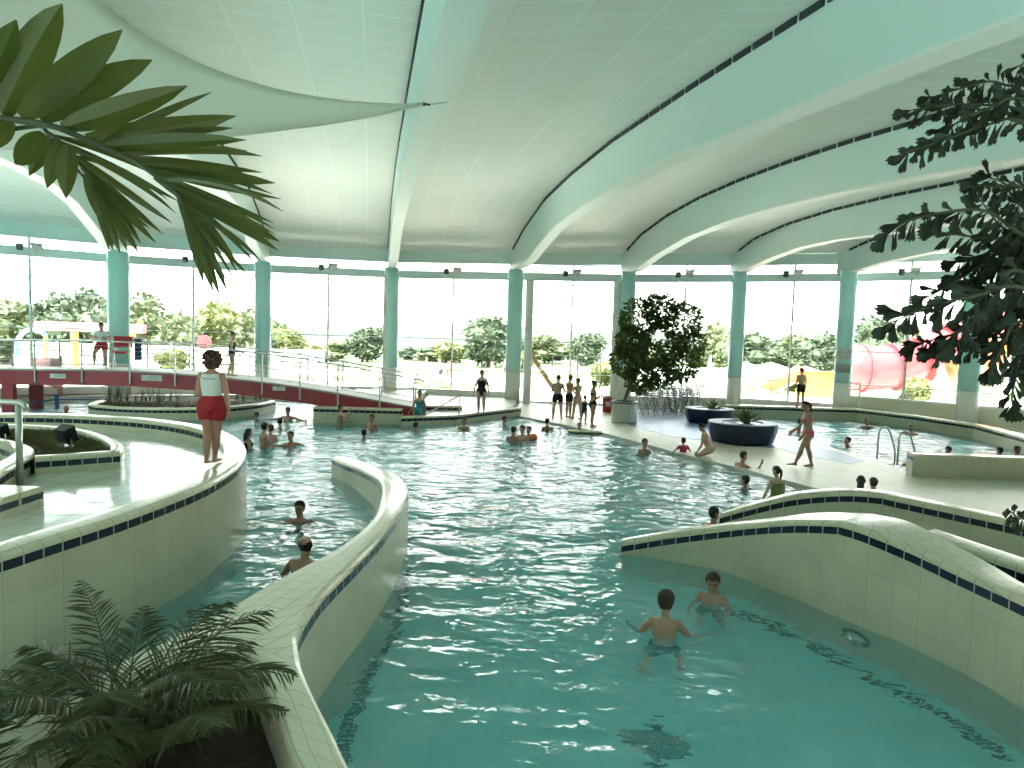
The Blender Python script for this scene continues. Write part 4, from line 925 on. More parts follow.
for k in range(4):
    m = MB(); bx = rd.uniform(-.08, .2); m.tube([(bx, rd.uniform(-.1, .1), 0), (bx*.8+.02, 0, 1.5), (bx*.6+.0, .0, 2.6), (bx+.02, .05, 4.4)], [.028, .024, .02, .01], 8); m.build('stem', M_BARK, fp, smooth=True)
# small palm in the near planter
bo = Vector((-2.22, 3.92, .5)); bp2 = thing('small_palm', 'feathery low palm growing in the near bottom left planter', 'palm', bo)
M_BPALM = leaf_mat('feather_palm_leaf', (.034, .046, .010), (.072, .080, .020), .42, .25, 5)
rd = random.Random(4)
def feather(az, elev, L, droop, nl=30, ll=.30, lw=.014, base=(0, 0, 0)):
    pts = []; p = Vector(base); e = elev; seg = 12; h = Vector((math.cos(az), math.sin(az), 0))
    for k in range(seg+1):
        pts.append(p.copy()); p = p+(h*math.cos(e)+Vector((0, 0, math.sin(e))))*L/seg; e -= droop/seg*(.4+1.2*k/seg)
    r = MB(); r.tube(pts, [.010*(1-.8*i/seg) for i in range(seg+1)], 6); fr = r.build('frond', M_RACH, bp2, smooth=True)
    m = MB(); sv = Vector((-h.y, h.x, 0))
    for i in range(nl):
        t = .22+.78*i/(nl-1); f = t*seg; j = min(int(f), seg-1); a = pts[j].lerp(pts[j+1], f-j); dn = (pts[j+1]-pts[j]).normalized(); up = sv.cross(dn)
        for s in (-1, 1):
            l = ll*(math.sin(math.pi*min(1, .18+.80*t))**.7)*rd.uniform(.85, 1.15)
            dr = (dn*rd.uniform(.55, .8)+sv*s*rd.uniform(.6, .9)+up*rd.uniform(.05, .4)).normalized(); b = a+dr*l+Vector((0, 0, -l*rd.uniform(.05, .3)))
            leaflet(m, a+bo, b+bo, lw*rd.uniform(.8, 1.2)*1.3, .1, rd.uniform(-.7, .7), 4)
    m.v = [tuple(Vector(v)-bo) for v in m.v]; m.build('leaflets', M_BPALM, fr)
for k in range(24):
    feather(k*2.4+rd.uniform(-.25, .25), rd.uniform(.75, 1.4), rd.uniform(.98, 1.32), rd.uniform(1.0, 1.9), 36, rd.uniform(.26, .36), .011, (rd.uniform(-.1, .1), rd.uniform(-.1, .1), 0))
m = MB(); m.lathe([(.08, -.02), (.07, .1), (.04, .22)], n=10); m.build('stem', M_BARK, bp2, smooth=True)
b3 = Vector((-2.55, 3.15, .5)); bo = b3; bp2 = thing('small_palm', 'second feathery palm at the very bottom left corner', 'palm', b3)
for k in range(11):
    feather(k*2.4+rd.uniform(-.25, .25), rd.uniform(.8, 1.3), rd.uniform(.75, 1.0), rd.uniform(1.0, 1.8), 22, rd.uniform(.24, .3), .013, (rd.uniform(-.08, .08), rd.uniform(-.08, .08), 0))
# ================================================================== OUTDOORS
rd = random.Random(17)
M_TREE = [leaf_mat('tree_leaf_dark', (.032, .05, .026), (.058, .082, .04), .6, .2, .5), leaf_mat('tree_leaf_mid', (.06, .08, .032), (.095, .115, .046), .6, .25, .5), leaf_mat('tree_leaf_light', (.10, .12, .04), (.15, .165, .055), .6, .25, .5)]
def tree_proto(seed, kind, h, w, n=1500):
    r = random.Random(seed); m = MB(); bl = []
    for k in range(9):
        a = r.uniform(0, 6.28); q = r.uniform(0, .36)*w; bl.append(((q*math.cos(a), q*math.sin(a), h*r.uniform(.28, .80)), w*r.uniform(.20, .30)))
    bl.append(((0, 0, h*.82), w*.18)); bl.append(((0, 0, h*.35), w*.34))
    leaf_cloud(m, bl, n, h*.085, r, .75, .2)
    for c, rr in bl: m.ball(c, rr*.86, 9, 6)
    return m.mesh('crown', M_TREE[kind])
trunk_m = MB(); trunk_m.tube([(0, 0, 0), (.05, 0, 1.0), (0, .05, 2.6)], [.16, .13, .08], 8); TRM = trunk_m.mesh('trunk', M_BARK)
PROT = {}
def tree(px, top, wpx, Y, kind, lab, cat='tree', name='tree', group=None, var=0):
    base = atY(px, 360, Y); h = atY(px, top, Y).z; w = wpx*1.15*Y/F_PX
    key = (kind, var)
    if key not in PROT: PROT[key] = tree_proto(kind*7+var+1, kind, 6.0, 5.0)
    t = thing(name, lab, cat, (base.x, Y, -.02), rd.uniform(0, 6.28), group)
    c = bpy.data.objects.new('crown', PROT[key]); COL.objects.link(c); c.parent = t; c.scale = (w/5.0, w/5.0, h/6.0*1.03)
    k = bpy.data.objects.new('trunk', TRM); COL.objects.link(k); k.parent = t; k.scale = (w/5, w/5, h/6)
    return t
TR = [(118, 300, 50, 60, 0, 'dark tree partly hidden behind the first turquoise column'), (340, 341, 30, 90, 1, 'far pale tree at the middle of the third bay'), (432, 347, 26, 95, 0, 'far dark tree in a row at the middle of the fourth bay'), (470, 345, 26, 90, 1, 'far green tree just left of the tall grey-green one'), (565, 344, 30, 95, 0, 'far dark tree between the two door trees'), (770, 342, 40, 85, 0, 'far dark tree between the bathers ledge and canopy'), (845, 338, 40, 80, 1, 'far tree behind the notice-board column'), (272, 322, 34, 64, 1, 'green tree just behind the second turquoise column'), (-40, 290, 70, 52, 1, 'rounded green tree beyond the glass at the left edge'), (15, 303, 60, 50, 1, 'mid green tree behind the blue play arch'), (52, 294, 55, 54, 0, 'darker tree rising behind the first left mullion'), (88, 293, 60, 50, 0, 'large dark tree left of the first turquoise column'),
      (150, 296, 52, 56, 1, 'yellow-green tree just right of the first turquoise column'), (180, 312, 45, 50, 1, 'low bush-like tree behind the red outdoor panel'), (222, 303, 54, 56, 2, 'light green tree behind the woman on the bridge'), (250, 310, 40, 52, 1, 'green tree left of the second turquoise column'),
      (285, 330, 44, 60, 2, 'low pale tree right of the second turquoise column'), (312, 344, 36, 64, 2, 'smallest pale bush in the second bay from the second column'), (367, 328, 38, 70, 0, 'round dark tree left of the third turquoise column'), (407, 346, 22, 78, 0, 'small dark tree right of the third turquoise column'),
      (452, 342, 34, 74, 2, 'yellowish low tree left of the tall tree by the fourth column'), (488, 317, 50, 66, 0, 'tall grey-green tree left of the fourth turquoise column'), (508, 330, 30, 72, 0, 'grey-green tree partly behind the fourth turquoise column'),
      (545, 336, 44, 80, 1, 'pale tree line clump seen through the left door pane'), (586, 334, 34, 76, 0, 'round blue-green tree above the yellow bush by the doors'), (716, 322, 40, 58, 1, 'tall pale tree between the potted tree and fifth column'), (752, 335, 44, 62, 0, 'dark tree right of the fifth turquoise column'),
      (790, 336, 46, 64, 1, 'green tree behind the man on the ledge'), (822, 332, 46, 60, 0, 'dark tree left of the notice-board column'), (872, 318, 46, 62, 0, 'dark tree rising behind the red slide'), (908, 330, 40, 66, 1, 'green tree behind the red slide at its right end'), (985, 330, 60, 60, 0, 'dark tree hidden behind the fishtail palm')]
for k, (px, top, w, Y, kind, lab) in enumerate(TR): tree(px, top, w, Y, kind, lab, group='trees outside the glass', var=k % 3)
for px, top, w, Y, kind, lab in ((607, 362, 34, 46, 2, 'bright yellow-green bush outside right of the doors'), (520, 352, 30, 60, 2, 'pale bush behind the fourth turquoise column'), (330, 352, 40, 70, 1, 'low bush above the bridge handrail'), (430, 352, 30, 76, 1, 'low bush behind the sunbathing lawn'), (645, 352, 40, 55, 1, 'low bush behind the potted tree crown'), (920, 378, 26, 36, 2, 'small yellow-green shrub in front of the red slide'), (908, 392, 18, 34, 1, 'small dark shrub at the foot of the red slide'), (175, 350, 30, 44, 2, 'light bush left of the lifeguard beyond the glass'), (800, 372, 30, 46, 1, 'bush behind the yellow outdoor wall')):
    tree(px, top, w, Y, kind, lab, 'bush', 'bush', 'bushes outside the glass', 1)

# slides and play equipment
M_SLR = mat('faded_red_plastic', (.22, .035, .04), .4); M_SLO = mat('orange_plastic', (.32, .085, .02), .4); M_YEL = mat('yellow_plastic', (.40, .21, .03), .45); M_BLU = mat('blue_plastic', (.05, .12, .28), .4)
t = thing('water_slide', 'big faded red enclosed slide outside the right-hand glass', 'slide', (22, 40, 0))
so = Vector((22, 40, 0))
def pathY(L, Y): return [Vector(atY(x, y, Y))-so for x, y in L]
m = MB(); P1 = [Vector(p) for p in cr([tuple(p) for p in pathY([(846, 368), (880, 368), (905, 364), (935, 352), (965, 338), (1010, 320)], 40)], 4)]; m.tube(P1, [1.35, 1.35, 1.35, 1.3, 1.3, 1.25, 1.25, 1.2, 1.2, 1.15]+[1.1]*(len(P1)-10), 16); m.build('tube', M_SLR, t, smooth=True)
for k in range(2, len(P1)-3, 4):
    m = MB(); a, b = P1[k], P1[k+1]; d = (b-a).normalized()*.05; m.tube([a-d, a+d], 1.45, 16); m.build('flange', M_SLR, t)
for px, py in ((858, 385), (905, 380), (950, 362), (1000, 345)):
    p = Vector(atY(px, py, 40))-so; m = MB(); m.tube([(p.x, p.y, 0), (p.x, p.y, p.z)], .12, 8); m.build('support', M_MULLION, t)
t = thing('water_slide', 'orange curved slide tube seen through the fishtail palm', 'slide', (26, 36, 0)); so = Vector((26, 36, 0))
m = MB(); P1 = [Vector(p) for p in cr([tuple(p) for p in pathY([(955, 372), (985, 360), (1010, 335), (1030, 310), (1060, 300)], 36)], 4)]; m.tube(P1, .75, 14); m.build('tube', M_SLO, t, smooth=True)
m = MB(); p = P1[8]; m.tube([(p.x, p.y, 0), p], .1, 8); p = P1[3]; m.tube([(p.x, p.y, 0), p], .1, 8); m.build('support', M_MULLION, t)
a = atY(835, 388, 41); m = MB(); m.box((0, 0, .75), (2.6, .4, 1.5)); m.box((0, 0, 1.55), (2.7, .5, .12)); o = m.build('play_wall', M_YEL, loc=(a.x-1, 41, -.02)); tag(o, 'yellow outdoor panel wall left of the red slide', 'wall panel')
t = thing('slide_run', 'low orange and white slide run-out behind the man on the ledge', 'slide', (atY(772, 390, 38).x, 38, 0))
m = MB(); m.tube([(-1.6, 0, .4), (-.4, 0, .7), (.8, .3, 1.1), (1.8, .8, 1.6)], .42, 12); m.build('trough', M_SLO, t, smooth=True)
for x in (-1.0, .6): 
    m = MB(); m.tube([(x, .1, 0), (x, .1, .6)], .08, 8); m.build('support', M_WHITE, t)
t = thing('play_arch', 'blue play arch outside the glass at the far left', 'play equipment', (atY(34, 360, 40).x, 40, 0))
m = MB(); m.tube([(1.0*math.cos(a)-0, 0, 1.6+1.1*math.sin(a)) if 0 <= a <= math.pi else None for a in np.linspace(math.pi, .25*math.pi, 9)], .14, 9); m.build('arch', M_BLU, t, smooth=True)
m = MB(); m.tube([(-1.0, 0, 0), (-1.0, 0, 1.6)], .14, 9); m.build('leg', M_BLU, t); m = MB(); m.tube([(.7, 0, 0), (.7, 0, 2.4)], .1, 9); m.build('leg', M_YEL, t)
t = thing('play_tower', 'orange post with a red and pink roof bar outside the left bays', 'play equipment', (atY(75, 360, 42).x, 42, 0))
m = MB(); m.tube([(0, 0, 0), (0, 0, 2.6)], .22, 10); m.build('post', M_YEL, t); m = MB(); m.tube([(3.4, 0, 0), (3.4, 0, 2.6)], .12, 10); m.build('post', M_YEL, t); m = MB(); m.box((1.0, 0, 2.9), (6.6, .5, .55)); m.build('roof_bar', mat('pink_red_board', (.26, .09, .09), .6), t)
p = atY(204, 342, 40); t = thing('play_sign', 'red heart-like panel on a post outside behind the lifeguard', 'play equipment', (p.x, 40, 0))
m = MB(); m.tube([(0, 0, 0), (0, 0, p.z)], .07, 8); m.build('post', M_WHITE, t); m = MB(); m.lathe([(.05, -.1), (.42, -.08), (.42, .08), (.05, .1)], n=18); o = m.build('panel', mat('deep_red_board', (.10, .012, .015), .5), t); o.rotation_euler = (math.pi/2, 0, 0); o.location = (0, 0, p.z)
# parasols and awnings on the terrace
def parasol(px, Y, top, closed, lab):
    p = atY(px, 380, Y); h = atY(px, top, Y).z; t = thing('parasol', lab, 'parasol', (p.x, Y, -.02))
    m = MB(); m.tube([(0, 0, 0), (0, 0, h)], .035, 8); m.build('pole', M_WHITE, t)
    m = MB()
    if closed: m.lathe([(.04, h*.35), (.17, h*.5), (.12, h*.8), (.03, h)], n=10)
    else: m.lathe([(1.9, h-.65), (1.88, h-.55), (.05, h), (.0, h-.03)], n=8, cap=False); m.lathe([(1.9, h-.78), (1.9, h-.62)], n=8, cap=False)
    m.build('canopy', mat('white_canvas', (.80, .79, .74), .8), t)
    m = MB(); m.box((0, 0, .04), (.6, .6, .08)); m.build('base', M_WHITE, t)
parasol(709, 36, 355, True, 'closed white parasol outside between the navy planters and glass'); parasol(690, 39, 368, False, 'open white parasol outside behind the potted tree'); parasol(745, 44, 362, False, 'large open white parasol outside behind the fifth column'); parasol(805, 46, 366, False, 'open white parasol outside behind the man on the ledge'); parasol(565, 42, 358, True, 'closed white parasol outside between the door panes')
parasol(552, 40, 366, True, 'closed white parasol outside at the left door pane'); parasol(770, 54, 362, False, 'furthest open white parasol outside right of the fifth column')
# sun loungers on the lawn
def lounger(mt, lab, grp):
    t = thing('sun_lounger', lab, 'sun lounger', (0, 0, 0), 0, grp)
    m = MB(); m.box((0, -.3, .34), (.62, 1.3, .06)); m.build('seat', mt, t); m = MB(); m.box((0, .62, .52), (.62, .72, .06), mtx=Matrix.Rotation(.6, 3, 'X')); m.build('backrest', mt, t)
    for sx in (-.27, .27):
        for y in (-.8, .45): m = MB(); m.bar((sx, y, 0), (sx, y, .33), .05, .05); m.build('leg', M_WPL, t)
    return t
lg = lounger(mat('lime_fabric', (.20, .32, .06), .7), 'lime green sun lounger on the terrace behind the sloping handrail', 'lime green loungers'); lw_ = lounger(M_WPL, 'white sun lounger on the sunny terrace left of the fourth column', 'white loungers on the terrace')
for k, (px, Y) in enumerate(((432, 36.2), (456, 36.0), (444, 37.6))):
    s = lg if k == 0 else copy_tree(lg); p = atY(px, 392, Y); s.location = (p.x, Y, -.02); s.rotation_euler = (0, 0, 1.4+.1*k)
k = 0
for Y in (39, 42, 45):
    for px in (326, 350, 374, 406, 428, 468, 500):
        s = lw_ if k == 0 else copy_tree(lw_); p = atY(px+rd.uniform(-2, 2), 390, Y); s.location = (p.x, Y+rd.uniform(-.15, .15), -.02); s.rotation_euler = (0, 0, rd.uniform(-.4, .4)); k += 1
# grey fence line beyond the left terrace, white boundary wall on the right
for xa, xb, Y, lab, h in ((-34, -13, 47, 'long grey-green fence beyond the left terrace', 1.9), (8, 30, 50, 'pale boundary fence beyond the right terrace', 1.3)):
    t = thing('fence', lab, 'fence', ((xa+xb)/2, Y, 0)); hw = (xb-xa)/2
    for k in range(9): m = MB(); m.box((-hw+2*hw*k/8, 0, h/2), (.1, .1, h)); m.build('post', M_MULLION, t)
    m = MB()
    for k in range(6): m.box((0, .06, .15+k*h/6.4), (2*hw, .03, h/9))
    m.build('slat_panel', M_GREYMINT, t)
p = atY(170, 392, 27.4)
for px, Yb, lab in ((28, 28.4, 'raised cream bench block on the terrace at the far left'),):
    p = atY(px, 380, 33.5); m = MB(); m.box((0, 0, .28), (5.5, 1.0, .56)); m.box((0, 0, .6), (5.7, 1.1, .08)); o = m.build('bench_block', M_CREAM, loc=(p.x, 33.6, -.02)); tag(o, lab, 'bench')
M_PUR = mat('mauve_plastic', (.45, .30, .42), .5)
for px, lab, mt in ((170, 'mauve flower tub outside left of the lifeguard', M_PUR), (193, 'blue flower tub outside just left of the lifeguard', M_BLU)):
    p = atY(px, 372, 35); t = thing('flower_tub', lab, 'planter', (p.x, 35, -.02)); m = MB(); m.lathe([(.3, 0), (.55, .7), (.5, .72), (.0, .66)], n=16, cap=False); m.build('tub', mt, t); m = MB(); leaf_cloud(m, [((0, 0, .85), .4)], 120, .15, rd); m.build('flowers', M_TREE[2], t)
# pink translucent screen and rope at the left under the bridge
t = thing('rope_line', 'blue rope with a small post across the far left water', 'rope', at(57, 405, 0))
b_ = at(57, 405, 0)
m = MB(); m.tube([at(20, 407, 0)-b_+Vector((0, 0, .1)), Vector((0, 0, .22)), at(110, 401, 0)-b_+Vector((0, 0, .05))], .03, 6); m.build('rope', M_BLU, t); m = MB(); m.tube([(0, 0, -1.3), (0, 0, .4)], .07, 8); m.build('post', M_BLU, t)
p = atY(38, 394, 28.2); m = MB(); m.box((0, 0, .75), (1.9, .06, 1.5)); m.box((-.98, 0, .8), (.08, .1, 1.6)); m.box((.98, 0, .8), (.08, .1, 1.6)); o = m.build('screen_panel', mat('pink_panel', (.72, .42, .42), .5), loc=(p.x, 28.2, .18)); tag(o, 'pink screen panel under the left end of the footbridge', 'panel')
# ================================================================== PEOPLE
M_EYE = mat('dark_eye', (.02, .015, .012), .3); M_LIP = mat('lips', (.38, .13, .10), .5)
SK = {k: mat('skin_'+k, c, .45, var=.10, vscale=6) for k, c in {'fair': (.58, .36, .25), 'tan': (.42, .235, .15), 'warm': (.47, .23, .16), 'light': (.62, .41, .30)}.items()}
HM = {k: mat('hair_'+k, c, .5, bump=.6, bscale=60) for k, c in {'black': (.012, .010, .010), 'brown': (.045, .025, .016), 'auburn': (.085, .032, .018), 'grey': (.2, .18, .16), 'fairhair': (.20, .13, .07)}.items()}
CM = {k: mat('cloth_'+k, c, .75) for k, c in {'black': (.012, .012, .014), 'white': (.74, .75, .72), 'red': (.36, .012, .020), 'pink': (.72, .10, .20), 'magenta': (.55, .05, .16), 'navy': (.015, .02, .05), 'turquoise': (.05, .25, .28), 'green': (.10, .20, .14), 'beige': (.60, .42, .32), 'olive': (.20, .19, .06), 'grey': (.25, .26, .27), 'darkgreen': (.04, .09, .06)}.items()}
def vec(t): return Vector(t).normalized()
STAND = dict(lean=(0, 0), head=(0, 0), aR=((.14, .02, -1), (.06, .18, -1)), aL=((-.14, .02, -1), (-.06, .18, -1)), lR=((.05, .0, -1), (.02, -.02, -1)), lL=((-.05, .0, -1), (-.02, -.02, -1)))
def pose(**k): p = dict(STAND); p.update(k); return p
WALK = pose(aR=((.12, -.3, -1), (.05, .1, -1)), aL=((-.12, .35, -1), (-.05, .6, -1)), lR=((.03, .34, -1), (.01, -.02, -1)), lL=((-.03, -.22, -1), (-.02, -.5, -1)), lean=(4, 4))
SWIM = pose(aR=((.7, .5, -.35), (-.1, .9, .05)), aL=((-.7, .5, -.35), (.1, .9, .05)), lR=((.1, -.55, -.8), (.05, -1, -.2)), lL=((-.1, -.45, -.85), (-.05, -1, -.3)), lean=(8, 2))
SPREAD = pose(aR=((1, .2, -.25), (.8, .6, 0)), aL=((-1, .2, -.25), (-.8, .6, 0)), lR=((.15, .8, -.6), (.05, -.6, -.8)), lL=((-.15, .7, -.65), (-.05, -.7, -.7)))
DOWN = pose(aR=((.35, .1, -1), (.1, .5, -.8)), aL=((-.35, .1, -1), (-.1, .5, -.8)), lR=((.1, .85, -.5), (.05, -.6, -.8)), lL=((-.1, .8, -.55), (-.05, -.7, -.7)))
class Body:
    """grows one closed skin from lofted limbs, then dresses it"""
    def __init__(s, H, ps, female=False, child=False, stout=1.0):
        s.H = H; s.mb = MB(); s.fing = MB(); s.eye = MB(); s.segs = []
        hw = 1.08 if female else 1.0; sw = .90 if female else 1.0; wst = .93 if female else 1.0
        hs = 1.22 if child else 1.0      # children have larger heads
        lg = .95 if child else 1.0
        pel = Vector((0, 0, .525*H))
        # spine with a progressive lean (degrees forward at pelvis, at chest)
        st = [(-.055, .052, .05), (-.03, .080*hw, .062), (0, .092*hw, .066), (.04, .088*hw, .063), (.09, .076*wst, .055), (.14, .083*wst, .060), (.20, .094*sw, .066), (.245, .098*sw, .060), (.275, .080*sw, .048), (.295, .048, .038)]
        l0, l1 = [math.radians(a) for a in ps['lean']]; sidel = math.radians(ps.get('side', 0))
        pts = []; p = pel.copy(); prev = -.055; spine = []
        def sdir(t):
            a = l0+(l1-l0)*min(1, max(0, (t+.05)/.3)); return Vector((math.sin(sidel), math.sin(a), math.cos(a))).normalized()
        p = pel+sdir(-.05)*(-.055*H)
        for t, rx, ry in st:
            p = p+sdir(t)*((t-prev)*H); prev = t; spine.append((t, p.copy(), sdir(t)))
        X = Vector((1, 0, 0)); V = []; n = 18
        tw = math.radians(ps.get('twist', 0))
        for (t, rx, ry), (_, c, d) in zip(st, spine):
            a_ = tw*min(1, max(0, t/.25)); fx = X.copy(); f = d.cross(fx)*-1; f = fx.cross(d)*-1
            fwd = d.cross(X).normalized()*1
            if fwd.y < 0: fwd = -fwd
            lx = (X*math.cos(a_)+fwd*math.sin(a_)); lf = (fwd*math.cos(a_)-X*math.sin(a_))
            bust = .016*H if female and .16 < t < .23 else 0
            for k in range(n):
                an = 2*math.pi*k/n; cx = math.copysign(abs(math.cos(an))**.85, math.cos(an)); sy = math.sin(an)
                belly = (.012*(stout-1)*4 if sy > 0 and .0 < t < .16 else 0)*H
                V.append(c+lx*cx*rx*H*(1+(stout-1)*.9)+lf*sy*(ry*H*(1+(stout-1))+((bust if abs(cx) > .2 else bust*.4)+belly if sy > 0 else (.012*H if -.04 < t < .02 else 0))))
        m = len(st); s.mb.add(V, [(i*n+k, i*n+(k+1) % n, (i+1)*n+(k+1) % n, (i+1)*n+k) for i in range(m-1) for k in range(n)]+[tuple(range(n))[::-1], tuple(range((m-1)*n, m*n))])
        s.spine = spine; s.frame = (lx, lf, spine[-1][2])
        for (a, b) in zip(spine[:-1], spine[1:]): s.segs.append(('torso', a[1], b[1], .08*H, .08*H, a[0], b[0]))
        # neck and head
        up = spine[-1][2]; yaw, pit = [math.radians(a) for a in ps['head']]
        nb = spine[-1][1]-up*.02*H; Rm = Matrix.Rotation(yaw, 3, up) if True else None
        hf = Rm @ lf; hx = Rm @ lx; Rp = Matrix.Rotation(pit, 3, hx); hf = Rp @ hf; hu = Rp @ up
        hc = nb+up*.062*H+hu*(.062*H*hs)+hf*.012*H
        s.limb([nb, nb+up*.035*H+hf*.004*H, hc-hu*.03*H], [.036*H, .031*H, .030*H], 'neck')
        s.head = (hc, hx, hf, hu, hs); k_ = H*hs; rings = [(-.0665, .013, .014, .030), (-.060, .024, .024, .025), (-.046, .033, .036, .015), (-.022, .0385, .0455, .005), (0, .0415, .049, 0), (.02, .0425, .051, -.002), (.038, .039, .047, -.003), (.054, .028, .034, -.003), (.0625, .013, .016, -.003)]
        n = 16; V = []
        for t, rx, ry, fo_ in rings:
            for k in range(n):
                an = 2*math.pi*k/n; V.append(hc+hu*t*k_+hf*fo_*k_+hx*math.cos(an)*rx*k_+hf*math.sin(an)*ry*k_)
        m = len(rings); s.mb.add(V, [(i*n+k, i*n+(k+1) % n, (i+1)*n+(k+1) % n, (i+1)*n+k) for i in range(m-1) for k in range(n)]+[tuple(range(n))[::-1], tuple(range((m-1)*n, m*n))])
        s.limb([hc+hf*.046*k_+hu*.006*k_, hc+hf*.056*k_-hu*.013*k_], [.005*k_, .008*k_], 'head')
        for sx in (-1, 1):
            e = hc+hx*sx*.042*k_-hf*.004*k_; s.limb([e+hu*.012*k_, e+hx*sx*.004*k_, e-hu*.014*k_], [.007*k_, .009*k_, .006*k_], 'head')
            s.eye.ball(hc+hx*sx*.017*k_+hf*.0455*k_+hu*.003*k_, .0062*k_, 8, 6, 0)
            s.eye.bar(hc+hx*sx*.009*k_+hf*.0495*k_+hu*.0145*k_, hc+hx*sx*.027*k_+hf*.0445*k_+hu*.0145*k_, .004*k_, .004*k_, 0)
        s.eye.ball(hc+hf*.046*k_-hu*.030*k_, .011*k_, 8, 6, 1, (1.3, .5, .42), Matrix((hx, hf, hu)).transposed())
        s.segs.append(('head', hc-hu*.03*k_, hc+hu*.02*k_, .045*k_, .045*k_, 0, 1))
        # arms
        sh_t = spine[7]; ar = H*(.92 if female else 1.0)*(1+(stout-1)*.5)
        for sx, key in ((1, 'aR'), (-1, 'aL')):
            d1, d2 = [s.wd(v, lx, lf) for v in ps[key][:2]]
            s0 = sh_t[1]+lx*sx*.100*sw*H+sh_t[2]*.012*H; e = s0+d1*.172*H; w = e+d2*.145*H
            s.limb([sh_t[1]+lx*sx*.05*H, s0, s0+d1*.05*H, s0+d1*.11*H, e], [.036*ar, .034*ar, .029*ar, .027*ar, .0215*ar], 'arm'+key[1])
            s.limb([e, e+d2*.04*H, e+d2*.1*H, w], [.0215*ar, .0235*ar, .018*ar, .0135*ar], 'fore'+key[1])
            hd = vec(ps[key][2]) if len(ps[key]) > 2 else d2
            if len(ps[key]) > 2: hd = s.wd(ps[key][2], lx, lf)
            pn = (lx*-sx-hd*hd.dot(lx*-sx)); pn = pn.normalized() if pn.length > .2 else sh_t[2].cross(hd).normalized()
            sdv = hd.cross(pn).normalized()
            if sdv.dot(lf+Vector((0, 0, .3))) < 0: sdv = -sdv
            pc = w+hd*.004*H; V = []; n = 10
            for t, rx, ry in ((0, .014, .011), (.02, .021, .012), (.042, .023, .011), (.052, .020, .008)):
                for k in range(n):
                    an = 2*math.pi*k/n; V.append(pc+hd*t*H+sdv*math.cos(an)*rx*H+pn*math.sin(an)*ry*H)
            s.mb.add(V, [(i*n+k, i*n+(k+1) % n, (i+1)*n+(k+1) % n, (i+1)*n+k) for i in range(3) for k in range(n)]+[tuple(range(n))[::-1], tuple(range(3*n, 4*n))])
            s.segs.append(('hand', w, pc+hd*.05*H, .02*H, .02*H, 0, 1))
            for q, (off, fl) in enumerate(((.0165, .040), (.0055, .046), (-.0055, .043), (-.0160, .034))):
                b0 = pc+hd*.045*H+sdv*off*H; cu = .35+.12*q; d_a = (hd+pn*cu*.5+sdv*off*4).normalized(); d_b = (hd+pn*cu*1.6).normalized()
                s.fing.tube([b0, b0+d_a*fl*.5*H, b0+d_a*fl*.5*H+d_b*fl*.5*H], [.0052*H, .0048*H, .0036*H], 6)
            b0 = pc+hd*.012*H+sdv*.017*H; d_a = (hd*.6+sdv*.9+pn*.3).normalized(); d_b = (hd*.9+sdv*.4+pn*.4).normalized()
            s.fing.tube([b0, b0+d_a*.022*H, b0+d_a*.022*H+d_b*.022*H], [.0068*H, .006*H, .0044*H], 6)
        # legs
        lr = H*(1+(stout-1)*.6)
        for sx, key in ((1, 'lR'), (-1, 'lL')):
            d1, d2 = [vec(v) for v in ps[key][:2]]
            h = pel+Vector((sx*.052*hw*H, 0, -.005*H)); k = h+d1*.240*H*lg; a = k+d2*.232*H*lg
            s.limb([h, h+d1*.07*H, h+d1*.15*H, k], [.058*lr*hw, .053*lr*hw, .043*lr, .033*lr], 'thigh'+key[1])
            pb = (d2.cross(Vector((1, 0, 0)))).normalized()
            if pb.y > 0: pb = -pb
            s.limb([k, k+d2*.06*H+pb*.008*H, k+d2*.11*H+pb*.006*H, k+d2*.18*H, a], [.033*lr, .036*lr, .033*lr, .022*lr, .0195*lr], 'shin'+key[1])
            fd = vec(ps[key][2]) if len(ps[key]) > 2 else (Vector((sx*.15, 1, 0))-d2*Vector((sx*.15, 1, 0)).dot(d2)*.55).normalized()
            dn = (d2-fd*d2.dot(fd)).normalized(); heel = a-fd*.022*H+dn*.018*H; V = []; n = 10; sd_ = fd.cross(dn).normalized()
            for t, rx, rt, rb in ((-.008, .012, .010, .010), (0, .019, .02, .014), (.045, .022, .026, .014), (.09, .027, .014, .013), (.125, .026, .009, .012), (.142, .014, .004, .008)):
                c = heel+fd*t*H
                for q in range(n):
                    an = 2*math.pi*q/n; V.append(c+sd_*math.cos(an)*rx*H-dn*math.sin(an)*(rt if math.sin(an) > 0 else rb)*H)
            s.mb.add(V, [(i*n+q, i*n+(q+1) % n, (i+1)*n+(q+1) % n, (i+1)*n+q) for i in range(5) for q in range(n)]+[tuple(range(n))[::-1], tuple(range(5*n, 6*n))])
            s.segs.append(('foot', heel, heel+fd*.13*H, .02*H, .02*H, 0, 1))
    def wd(s, v, lx, lf):
        v = Vector(v); return (lx*v.x+lf*v.y+Vector((0, 0, v.z))).normalized()
    def limb(s, P, R, label):
        P = [Vector(p) for p in P]; d0 = (P[1]-P[0]).normalized(); d1 = (P[-1]-P[-2]).normalized()
        PP = [P[0]-d0*R[0]*.9, P[0]-d0*R[0]*.6]+P+[P[-1]+d1*R[-1]*.6, P[-1]+d1*R[-1]*.9]; RR = [R[0]*.35, R[0]*.78]+list(R)+[R[-1]*.78, R[-1]*.35]
        s.mb.tube(PP, RR, 12)
        tot = sum((b-a).length for a, b in zip(P[:-1], P[1:])); acc = 0
        for i in range(len(P)-1):
            L = (P[i+1]-P[i]).length; s.segs.append((label, P[i], P[i+1], R[i], R[i+1], acc/tot, (acc+L)/tot)); acc += L
